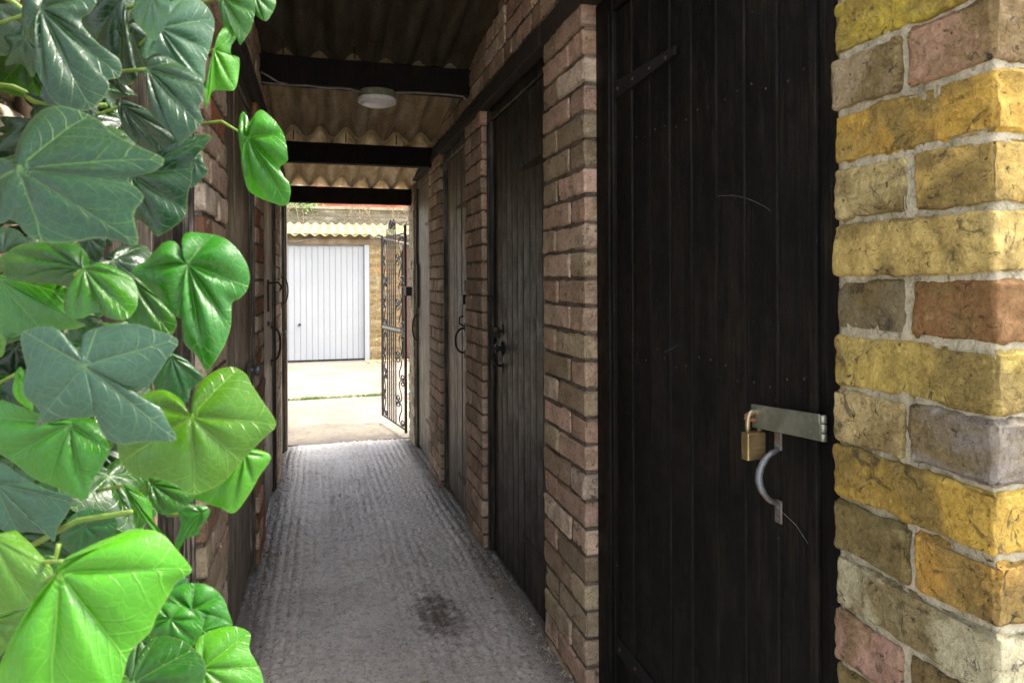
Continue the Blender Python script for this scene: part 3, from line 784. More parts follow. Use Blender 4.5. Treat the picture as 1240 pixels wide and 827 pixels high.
# round bulkhead light and its cable under the second beam
zb_ = beam_top(3.35)-.128
lo = Vector((.268, 3.36, zb_))
lt = thing('ceiling_light', 'round white bulkhead light fixed under a black roof beam', 'ceiling light', lo)
m = MB(); m.lathe([(.05, 0), (.086, -.001), (.089, -.006), (.089, -.032), (.086, -.034)], 40); m.build('lamp_base', M['lamp_base'], lt, smooth=True).modifiers.new('e', 'EDGE_SPLIT')
m = MB(); m.lathe([(.084, -.0335), (.091, -.035), (.093, -.040), (.090, -.055), (.084, -.058), (.083, -.054)], 40); m.build('rim', M['diffuser'], lt, smooth=True, color=None)
m = MB(); m.lathe([(.083, -.052), (.080, -.060), (.060, -.068), (.03, -.072), (.001, -.073)], 40); m.build('diffuser', M['diffuser'], lt, smooth=True)
m = MB(); pts = []
for i in range(30):
    t_ = i/29; x = XL+.01+(.18-XL)*t_
    pts.append((x, 3.31-.003*math.sin(t_*9), zb_-.007-.006*abs(math.sin(t_*7))-(.012*max(0, t_-.8)*5)))
m.tube(pts, .0045, 8); pts2 = [(XL+.005, 3.29, zb_+.035), (XL+.04, 3.300, zb_+.02), (XL+.08, 3.305, zb_-.004), (XL+.12, 3.31, zb_-.008)]
m.tube(pts2, .0045, 8)
pts = [(.35, 3.315, zb_-.012), (.45, 3.31, zb_-.006), (.6, 3.31, zb_-.005), (.68, 3.31, zb_-.008), (.71, 3.32, zb_-.03)]
m.tube(pts, .005, 8)
tag(m.build('cable', M['cable'], smooth=True), 'dusty pale cable clipped along the underside of the beam with the ceiling light', 'cable')

# black box on the end pier
bo = Vector((XR-.02, 5.62, 1.0))
bt = thing('lock_box', 'small black box fixed on the pale end pier by the iron gate', 'box', bo)
V, F = lattice(.05, .085, .075, 4, 4, 4, .005); mesh_obj('box_body', V, F, M['black'], bt, smooth=True)
m = MB(); m.lathe([(.010, 0), (.008, -.003), (.001, -.003)], 12, (-.025, 0, 0), 'x'); m.build('keyhole', M['hasp'], bt, smooth=True)

# sheds behind the two walls
def shed(x0, x1, label):
    m = MB(); x = sorted((x0, x1))
    t = thing('brick_shed', label, 'shed', ((x0+x1)/2, 3.2, -.3))
    o_ = Vector(((x0+x1)/2, 3.2, -.3))
    xo = x1; s = 1 if x1 > x0 else -1
    m.box(*sorted((xo, xo+s*.1)), .60, 5.76, -.3, 2.6); ob = m.build('back_wall', M['farwall'], t, -o_, color=(.3, .22, .15))
    m = MB()
    for yy in ((.602, .70) if s < 0 else (.70, .80), (5.66, 5.758)):
        xa = x0+s*(.235 if yy[0] > 1 or s < 0 else .64)
        m.box(*sorted((xa, xo-s*.001)), yy[0], yy[1], -.3, beam_top(yy[0])+.04)
    for yy in (1.97, 3.25, 4.43): m.box(*sorted((x0+s*.235, xo-s*.001)), yy-.05, yy+.05, -.3, beam_top(yy)+.02)
    m.build('cross_wall', M['farwall'], t, -o_, color=(.3, .22, .15))
shed(XR, 1.9, 'row of brick store sheds behind the right hand doors')
shed(XL, -1.45, 'row of brick store sheds behind the left hand doors')

# ------------------------------------------------------------------ wrought iron gate
gh = Vector((.690, 5.80, -.20)); ge = Vector((.562, 6.49, 0)); ga = math.atan2(ge.y-gh.y, ge.x-gh.x)
gate = thing('iron_gate', 'open wrought iron gate with scrolls, swung out into the yard at the alley end', 'gate', gh, rotz=ga)
GLn = .72; H0 = 1.72
def bar(m, pts, r=.007, n=6): m.tube([(p[0], p[2] if len(p) > 2 else 0, p[1]) for p in pts], r, n)
def topz(s): return H0 - .03*s
m = MB(); m.box(-.010, .010, -.010, .010, 0, topz(0)+.04); m.build('hinge_stile', M['gate'], gate)
m = MB(); m.box(GLn-.01, GLn+.01, -.010, .010, .02, topz(1)+.02); m.build('lock_stile', M['gate'], gate)
for z in (0.02, .83, .87, H0-.04):
    m = MB(); m.box(.011, GLn-.011, -.006, .006, z, z+.012); m.build('rail', M['gate'], gate)
sc0, sc1 = .29, .55
for s in np.linspace(sc0, sc1, 5):
    m = MB(); z1 = H0 + .10*math.sin(PI*(s-sc0+.05)/(sc1-sc0+.1)); bar(m, [(s, .033), (s, z1)], .0065); m.build('upright_bar', M['gate'], gate)
def scroll(cx, cz, w, h, flip):
    pts = []
    for sgn in (1, -1):
        seg = []
        for i in range(22):
            t_ = i/21; a = t_*2.6*PI; r = w*.5*(1-.72*t_)
            seg.append((sgn*flip*(w*.5-r*math.cos(a))*1.0-0*sgn, sgn*(h*.25+ r*math.sin(a)*1.1)))
        seg = [(0, 0)]+seg if False else seg
        pts.append(seg)
    full = [(cx+p[0], cz+p[1]) for p in pts[1][::-1]]+[(cx+p[0], cz+p[1]) for p in pts[0]]
    return full
for (cx, wd, nn) in ((.15, .24, 6), (GLn-.085, .125, 6)):
    for half, (za, zb2) in enumerate(((.04, .82), (.885, H0-.05))):
        hh = (zb2-za)/4
        for i in range(4):
            m = MB(); f = 1 if i % 2 else -1
            # S scroll: a curve that winds up tighter towards both ends
            zc = za+hh*(i+.5); half_ = [(0, 0)]; x_ = z_ = 0; N_ = 46
            for q in range(N_):
                u_ = (q+.5)/N_; th = 9.4*u_*u_ + 1.15; st = 1/N_; x_ += math.cos(th)*st; z_ += math.sin(th)*st; half_.append((x_, z_))
            S_ = [(-p[0], -p[1]) for p in half_[::-1]]+half_[1:]
            w_ = max(p[0] for p in S_); h_ = max(p[1] for p in S_)
            S_ = [(cx+f*p[0]/w_*wd*.46, zc+p[1]/h_*hh*.49) for p in S_][::2]
            bar(m, S_, .0058, 5); m.build('scroll', M['gate'], gate, smooth=True)
for (cx, sg) in ((.375, 1), (.375, -1), (.28, 1), (.47, -1)):
    m = MB(); seg = []
    for q in range(24):
        t_ = q/23; a = -PI*.5+t_*2.8*PI; r = .05*(1-.7*t_); seg.append((cx+sg*(.055-r*math.cos(a)), H0+.075+r*math.sin(a)))
    bar(m, seg, .0055, 5); m.build('crest_scroll', M['gate'], gate, smooth=True)
m = MB(); m.box(.12, GLn+.02, -.016, .008, .845, .868); m.build('slide_bolt', M['hasp'], gate)

# ------------------------------------------------------------------ yard: garages, wall, house
go = Vector((.16, 11.85, -.272))
def garage(loc, label, x0, x1, door_mat, rot, parts_right=True, zfloor=0):
    t = thing('garage', label, 'garage', loc, 'garages across the yard', rot)
    return t
gar = garage(go, 'garage with a white ribbed up and over door under a mossy corrugated roof', 0, 0, None, R_(-1.5))
DW0, DW1, DH = -1.62, .555, 1.94
m = MB(); n_ = 23; pw = (DW1-DW0)/n_
V = []; F = []
for j, z in enumerate((.03, DH-.01)):
    for i in range(n_):
        x = DW0+i*pw
        for (dx, dy) in ((.001, .000), (.006, -.010), (pw-.009, -.010), (pw-.004, .000)): V.append((x+dx, dy+.05, z))
W = n_*4
for i in range(W-1): F.append((i, i+1, W+i+1, W+i))
p = mesh_obj('garage_door', V, F, M['white'], gar)
m = MB(); m.box(DW0-.02, DW1+.02, .066, .09, 0.0, DH+.05); m.build('door_backing', M['white'], gar)
m = MB(); m.box(DW1+.006, DW1+.085, -.01, .08, 0, DH+.02); m.build('door_frame', M['white'], gar)
m = MB(); m.box(DW0-.09, DW0-.006, -.01, .08, 0, DH+.02); m.build('door_frame', M['white'], gar)
m = MB(); m.box(DW0, DW1, .03, .065, .0, .03); m.build('bottom_seal', M['black'], gar)
m = MB(); m.lathe([(.022, 0), (.02, -.02), (.012, -.022), (.012, -.04), (.02, -.045), (.001, -.05)], 14, (-.50, .036, .62), 'y'); m.build('door_handle', M['iron'], gar, smooth=True)
m = MB(); m.box(DW0-1.5, 3.4, -.03, .0, DH+.022, DH+.11); m.build('fascia', M['fascia'], gar)
m = MB(); m.box(DW0-.1, DW1+.1, .001, .1, DH+.022, DH+.2); m.box(DW0-1.4, 3.3, .9, 1.0, 0, 1.9); m.build('inner_lintel', M['fascia'], gar)
def brick_patch(parent, x0, x1, z0, z1, y, pal, mat, name='brick', hgt=.075, lim=999, L0=.225):
    k = 0; z = z0
    V, F = lattice(L0-.012, .1, hgt-.012, 3, 2, 2, .004, .001, 5)
    me = bpy.data.meshes.new('brick'); me.from_pydata([tuple(v) for v in V], [], F); me.materials.append(mat)
    while z < z1-.02:
        x = x0 - (L0/2 if k % 2 else 0)
        while x < x1-.01:
            a, b = max(x, x0), min(x+L0, x1)
            if b-a > .04:
                c = rnd.choice(pal); j = rnd.uniform(.8, 1.2)
                link(name, me, parent, ((a+b)/2, y+.05, z+hgt/2), tuple(q*j for q in c), None, ((b-a)/L0, 1, 1))
            x += L0
        z += hgt; k += 1
YP = [(.48,.33,.14), (.42,.27,.12), (.50,.38,.2), (.35,.24,.13), (.46,.28,.12)]
brick_patch(gar, DW1+.09, DW1+.62, 0, DH+.01, -.006, YP, M['stock'])
m = MB(); m.box(DW1+.088, DW1+.625, .002, .3, 0, DH+.015); m.build('mortar', M['mortar'], gar)
m = MB(); m.box(DW0-1.4, DW0-.093, 0, .2, 0, DH+.01); m.build('side_wall', M['farwall'], gar, color=(.45, .32, .16))
groof = corr_sheet(DW0-1.5, 3.4, -.16, 2.3, lambda y: DH+.135+.0265+(y+.16)*.155, gar, M['moss'], ny=8, amp=.021)
groof.name = 'roof_sheet'
m = MB(); m.tube([(-1.6, -.05, DH+.07), (-1.0, -.05, DH+.075), (-.55, -.06, DH+.06), (-.2, -.06, DH+.12)], .012, 8)
m.build('waste_pipe', M['cable'], gar, smooth=True)
m = MB(); m.tube([(.75, -.2, DH+.14), (1.3, -.25, DH+.02)], .012, 6); m.build('waste_pipe', M['cable'], gar, smooth=True)
# neighbouring garage with a dark brown boarded door
g2 = thing('garage', 'garage with a dark red brown boarded door glimpsed through the iron gate', 'garage', (2.10, 11.75, -.272), 'garages across the yard', R_(-1.5))
for i in range(16):
    m = MB(); m.box(-.72+i*.125, -.72+i*.125+.12, 0, .03, .03, DH); bevel(m.build('plank', M['browndoor'], g2, color=(.13, .06, .045)), .004)
m = MB(); m.box(-.74, 1.3, .032, .06, 0, DH+.01); m.build('door_backing', M['browndoor'], g2, color=(.05, .03, .02))

far = thing('garden_wall', 'old grey brown boundary wall behind the garage roof', 'wall', (0, 14.5, -.3))
brick_patch(far, -4.2, 4.8, 2.16, 2.92-.06, 0, [(.34,.29,.2), (.30,.26,.18), (.40,.35,.26), (.26,.22,.16)], M['farwall'])
m = MB(); m.box(-6, 7, .012, .25, 0, 2.84); m.build('mortar', M['mortar'], far)
m = MB(); m.box(-6, 7, -.03, .28, 2.842, 2.90); m.build('coping', M['mortar'], far)
# dry twigs hanging over the wall
tw = MB(); r2 = random.Random(3)
for i in range(70):
    x = r2.uniform(.2, 3.0) if r2.random() < .8 else r2.uniform(-1.5, .5); z = 2.6+r2.uniform(-.1, .35)
    p = Vector((x, 14.38, z)); pts = [p]
    d = Vector((r2.uniform(-.6, .6), -.1, r2.uniform(-1, .6)))
    for q in range(7):
        d = d+Vector((r2.uniform(-.5, .5), 0, r2.uniform(-.6, .3))); d.normalize(); p = p+d*.09; p.y = 14.40-.06*r2.random(); pts.append(p)
    tw.tube(pts, .006, 4, rs=[.007-.0007*k for k in range(8)])
tag(tw.build('dry_creeper', M['litter']), 'bare straw coloured creeper trailing over the old boundary wall', 'creeper')
def shrub(loc, r, n, label, seed, h=1.0):
    r3 = random.Random(seed); t = thing('shrub', label, 'shrub', loc)
    m = MB()
    for i in range(n):
        d = Vector((r3.gauss(0, 1), r3.gauss(0, 1), r3.gauss(0, 1))).normalized()*r*r3.random()**.4; d.z = abs(d.z)*h
        if noise.noise(d*6/r*.5) < -.15: continue
        a = Vector((r3.gauss(0, 1), r3.gauss(0, 1), r3.gauss(0, 1))).normalized(); b = a.orthogonal().normalized(); s = r3.uniform(.02, .045)
        m.add([d-a*s, d+b*s*.45, d+a*s, d-b*s*.45], [(0, 1, 2, 3)])
    m.build('foliage', M['grass'], t)
    m = MB(); 
    for i in range(5): m.tube([(0, 0, -.9), (r3.uniform(-.1, .1), 0, -.2), (r3.uniform(-r, r)*.6, r3.uniform(-.1, .1), r*.5)], .02, 5)
    m.build('stem', M['bark'], t)
shrub((-.35, 14.9, 2.42), .55, 2600, 'bright green shrub showing above the old boundary wall', 4)
shrub((1.9, 15.2, 2.2), .5, 1200, 'small yellowish shrub above the boundary wall, right of the green one', 5)
# red brick house far behind
h = thing('house', 'red brick house with pale framed windows behind the boundary wall', 'house', (3, 26, -.3))
m = MB(); m.box(-3.4, 9, 0, 7, 0, 6.5); m.build('wall', M['redbrick'], h)
m = MB(); m.add([(-3.7, -.4, 6.5), (9.3, -.4, 6.5), (9.3, 3.5, 9), (-3.7, 3.5, 9), (-3.7, 7.4, 6.5), (9.3, 7.4, 6.5)], [(0, 1, 2, 3), (3, 2, 5, 4), (0, 3, 4), (1, 5, 2)]); m.build('roof', M['slate'], h)
for x in (-2.6, -.3, 2.0, 4.4):
    for z in (2.6, 5.0 if x != 99 else 0):
        f = MB(); f.box(x, x+1.3, -.05, .01, z, z+.09); f.box(x, x+1.3, -.05, .01, z+1.21, z+1.3); f.box(x, x+.09, -.05, .01, z+.09, z+1.21); f.box(x+1.21, x+1.3, -.05, .01, z+.09, z+1.21); f.box(x+.61, x+.69, -.05, .01, z+.09, z+1.21)
        fo = f.build('window_frame', M['white'], h)
        q = MB(); q.box(x+.09, x+1.21, -.02, -.01, z+.09, z+1.21); q.build('pane', M['glass'], fo)
h = thing('house', 'pale rendered house with a slate roof, left behind the boundary wall', 'house', (-7, 24, -.3))
m = MB(); m.box(-5, 6.2, 0, 7, 0, 3.4); m.build('wall', M['yard'], h)
m = MB(); m.add([(-5.3, -.4, 3.4), (6.5, -.4, 3.4), (6.5, 3.5, 6), (-5.3, 3.5, 6), (-5.3, 7.4, 3.4), (6.5, 7.4, 3.4)], [(0, 1, 2, 3), (3, 2, 5, 4), (0, 3, 4), (1, 5, 2)]); m.build('roof', M['slate'], h)
for x in (-2.6, 1.0, 3.8):
    f = MB(); f.box(x, x+1.5, -.05, -.01, 2.3, 3.3); fo = f.build('window_frame', M['white'], h)
    q = MB(); q.box(x+.1, x+.7, -.07, -.055, 2.4, 3.2); q.box(x+.8, x+1.4, -.07, -.055, 2.4, 3.2); q.build('pane', M['glass'], fo)

# ------------------------------------------------------------------ small stuff: grit, grass, litter
def grit(name, n, area, mat, smin, smax, label, cat, seed):
    r3 = random.Random(seed); m = MB()
    for i in range(n):
        x, y = area(r3); s = r3.uniform(smin, smax)*(1.6 if r3.random() < .06 else 1); z = (floor_z(x, y) if y < 5.76 else yard_z(x, y))+s*.2
        V = [Vector((r3.uniform(.6, 1.2)*a, r3.uniform(.6, 1.2)*b, r3.uniform(.4, .8)*c))*s for a, b, c in ((1,0,0),(0,1,0),(-1,0,0),(0,-1,0),(0,0,1),(0,0,-1))]
        q = r3.random()*6; rot = Matrix.Rotation(q, 3, 'Z')
        V = [rot@v+Vector((x, y, z)) for v in V]
        m.add(V, [(0,1,4),(1,2,4),(2,3,4),(3,0,4),(1,0,5),(2,1,5),(3,2,5),(0,3,5)])
    o = m.build(name, mat); tag(o, label, cat, kind='stuff')
def edges(r3):
    y = r3.uniform(1.5, 5.7); t_ = abs(r3.gauss(0, .028))
    return (XR-t_, y) if r3.random() < .65 else (XL+t_, y)
grit('grit', 4200, edges, M['pebble'], .0012, .0050, 'fine grit and crumbs of mortar along the foot of the alley walls', 'grit', 1)
grit('grit', 900, lambda r3: (r3.uniform(XL+.02, XR-.02), r3.uniform(1.6, 5.7)), M['pebble'], .001, .0026, 'scattered pale specks of grit on the alley floor', 'grit', 2)
def pile(r3):
    c = r3.choice(((XL+.05, 2.22, .04, .12), (XR-.03, 2.25, .025, .2), (XR-.05, 2.62, .03, .05), (XL+.04, 3.25, .03, .06)))
    return (min(max(c[0]+r3.gauss(0, c[2]), XL), XR), c[1]+r3.gauss(0, c[3]))
grit('litter', 500, pile, M['litter'], .002, .005, 'little heaps of dry leaf litter against the alley walls', 'litter', 3)
grit('litter', 900, lambda r3: (.72+abs(r3.gauss(0, .28)), 11.72-abs(r3.gauss(0, .15))), M['litter'], .008, .02, 'dry brown leaf litter at the foot of the garage brickwork', 'litter', 4)
m = MB(); r3 = random.Random(9)
for i in range(1500):
    c = r3.choice(((-.15, .26), (.55, .2), (-.42, .1), (1.25, .12), (.3, .3), (-.1, .12), (.6, .1))); x = c[0]+r3.gauss(0, c[1]*.6); y = yb+.005+r3.gauss(0, .022)
    hgt = r3.uniform(.015, .06); a = r3.random()*6; d = Vector((math.cos(a), math.sin(a), 0))*.004; z = fz(8)-.01
    b = Vector((r3.gauss(0, .02), r3.gauss(0, .02), hgt)); p = Vector((x, y, z))
    m.add([p-d, p+d, p+b], [(0, 1, 2)])
tag(m.build('grass', M['grass']), 'tufts of green grass growing in the joint of the yard concrete', 'grass', kind='stuff')
# curl of dry stalk on the floor
m = MB(); m.tube([(.21, 1.95, fz(1.95)+.010), (.25, 1.975, fz(1.95)+.013), (.30, 1.985, fz(1.95)+.011)], .0016, 5)
tag(m.build('dry_stalk', M['litter'], smooth=True), 'short curled dry stalk lying on the alley floor', 'stalk')
m = MB()
m.tube([(XR+.042, 1.012, .705), (XR+.044, .965, .690), (XR+.040, .93, .672)], .00014, 4)
tag(m.build('cobweb', M['web']), 'thin cobweb thread from the pull handle to the door edge', 'cobweb')
m = MB(); m.tube([(XR+.047, 1.20-.17*t_, 1.262-.045*t_*t_) for t_ in np.linspace(0, 1, 9)], .00009, 4); m.tube([(XR+.047, 1.42, .93), (XR+.047, 1.39, .938), (XR+.047, 1.36, .95)], .00014, 4)
tag(m.build('cobweb', M['web']), 'short cobweb strands on the middle boards of the black door', 'cobweb')

# ------------------------------------------------------------------ ivy
IV0 = Vector((-.25, .55, 0))
ivy = thing('ivy', 'glossy green ivy growing over the near left brick pier', 'ivy', IV0)
def smooth_closed(pts, n):
    """corner-keeping spline through a closed outline"""
    N = len(pts); P = [Vector(p) for p in pts]
    L = [(P[(i+1) % N]-P[i]).length for i in range(N)]; T = sum(L); out = []
    for i in range(N):
        p0, p1, p2, p3 = P[i-1], P[i], P[(i+1) % N], P[(i+2) % N]
        k = max(2, round(n*L[i]/T))
        for q in range(k):
            t_ = q/k
            out.append(.5*((2*p1)+(p2-p0)*t_+(2*p0-5*p1+4*p2-p3)*t_*t_+(3*p1-p0-3*p2+p3)*t_**3))
    return out
def leaf_mesh(J, outline, to3d, nrm, size, cup=.05, bulge=.03, crinkle=.02, rings=11, nang=84, seed=0, fold=0):
    ol = smooth_closed(outline, nang); N = len(ol); J = Vector(J)
    r = [(p-J).length for p in ol]; 
    # main veins run to the lobe tips
    tips = []
    for i in range(N):
        win = [r[(i+d) % N] for d in range(-max(4, N//14), max(4, N//14)+1)]
        if r[i] >= max(win)-1e-9: tips.append(i)
    if len(tips) < 2: tips = [0, N//2]
    f = [tips[0]]
    for t_ in tips[1:]:
        if t_-f[-1] > N//12: f.append(t_)
    tips = f
    # extra veins where two tips lie far apart
    extra = []
    for a, b in zip(tips, tips[1:]+[tips[0]+N]):
        k = int((b-a)//(N*.19))
        for q in range(1, k+1): extra.append((a+(b-a)*q//(k+1)) % N)
    tips = sorted(set(tips+extra))
    A = [0]*(N+1); nt_ = len(tips)
    def apar(i):
        for q in range(nt_):
            a = tips[q]; b = tips[(q+1) % nt_]+(N if q == nt_-1 else 0)
            for ii in (i, i+N):
                if a <= ii < b: return q+(ii-a)/(b-a)
        return 0
    V = [to3d(J)]; UV = [(0, 0)]; F = []
    rs_ = [((k+1)/rings)**.85 for k in range(rings)]
    for k, t_ in enumerate(rs_):
        for i in range(N+1):
            p = J+(ol[i % N]-J)*t_
            a = apar(i % N); 
            if i == N: a = apar(0)+nt_ if False else apar(N-1)+ (apar(N-1)-apar(N-2))
            d = abs((a+.5) % 1-.5)
            h = -cup*t_*t_ + 1.25*bulge*math.sin(PI*d)*math.sin(PI*min(1, t_*1.02))**.8
            h += bulge*.45*math.cos(2*PI*(t_*5-d*4.2))*min(1, d*5)*min(1, t_*2)*(1-t_*.6)*.5
            q = to3d(p)
            h += crinkle*(noise.noise(q*26+Vector((seed*9.1, 0, 0))) + .5*noise.noise(q*60+Vector((seed, 0, 0))))*t_
            h += fold*max(0, t_-.6)**2*noise.noise(Vector((math.cos(i/N*2*PI)*1.4, math.sin(i/N*2*PI)*1.4, seed*3.3)))*4
            V.append(q+nrm*(h*size)); UV.append((a, t_))
    W = N+1
    for i in range(N): F.append((0, 1+i, 2+i))
    for k in range(rings-1):
        for i in range(N): F.append((1+k*W+i, 1+(k+1)*W+i, 1+(k+1)*W+i+1, 1+k*W+i+1))
    return V, F, UV
SC = {1: (2.953, 0, 0), 2: (2.953, 0, 260), 3: (2.881, 0, 540)}
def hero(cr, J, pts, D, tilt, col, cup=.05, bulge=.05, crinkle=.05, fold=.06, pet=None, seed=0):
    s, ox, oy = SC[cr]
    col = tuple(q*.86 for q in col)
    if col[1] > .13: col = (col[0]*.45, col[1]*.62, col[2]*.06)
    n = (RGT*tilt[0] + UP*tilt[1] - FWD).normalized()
    def px(p): return (p[0]/s+ox, p[1]/s+oy)
    ju, jv = px(J); PJ = at(ju, jv, D)
    def to3d(p):
        u, v = px(p); d = at(u, v, 1.0)-EYE
        den = d.dot(n); t_ = (PJ-EYE).dot(n)/den
        return EYE+d*t_
    size = sum((to3d(p)-PJ).length for p in pts)/len(pts)*1.3
    V, F, UV = leaf_mesh(J, pts, to3d, n, size, cup, bulge, crinkle, seed=seed, fold=fold)
    o = mesh_obj('leaf', [v-PJ for v in V], F, M['leaf'], ivy, PJ-IV0, True, UV, col)
    # leaf stalk
    back = PJ + (PJ-EYE).normalized()*rnd.uniform(.05, .08) - RGT*rnd.uniform(.01, .035) - UP*rnd.uniform(.0, .02)
    if pet is not None:
        pu, pv = px(pet); back = at(pu, pv, D+.03)
    m = MB(); mid = (PJ+back)/2+UP*(.008 if pet is not None else 0)
    m.tube([PJ-n*.0005-IV0, (PJ*.6+mid*.4)-IV0, mid-IV0, back-IV0], .0011, 6, rs=[.0011, .0011, .0012, .0014]); m.build('leaf_stalk', M['stem'], ivy, smooth=True)
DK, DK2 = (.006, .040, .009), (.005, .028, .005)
MG, BG, LM = (.010, .075, .0005), (.022, .115, .0004), (.050, .148, .0004)
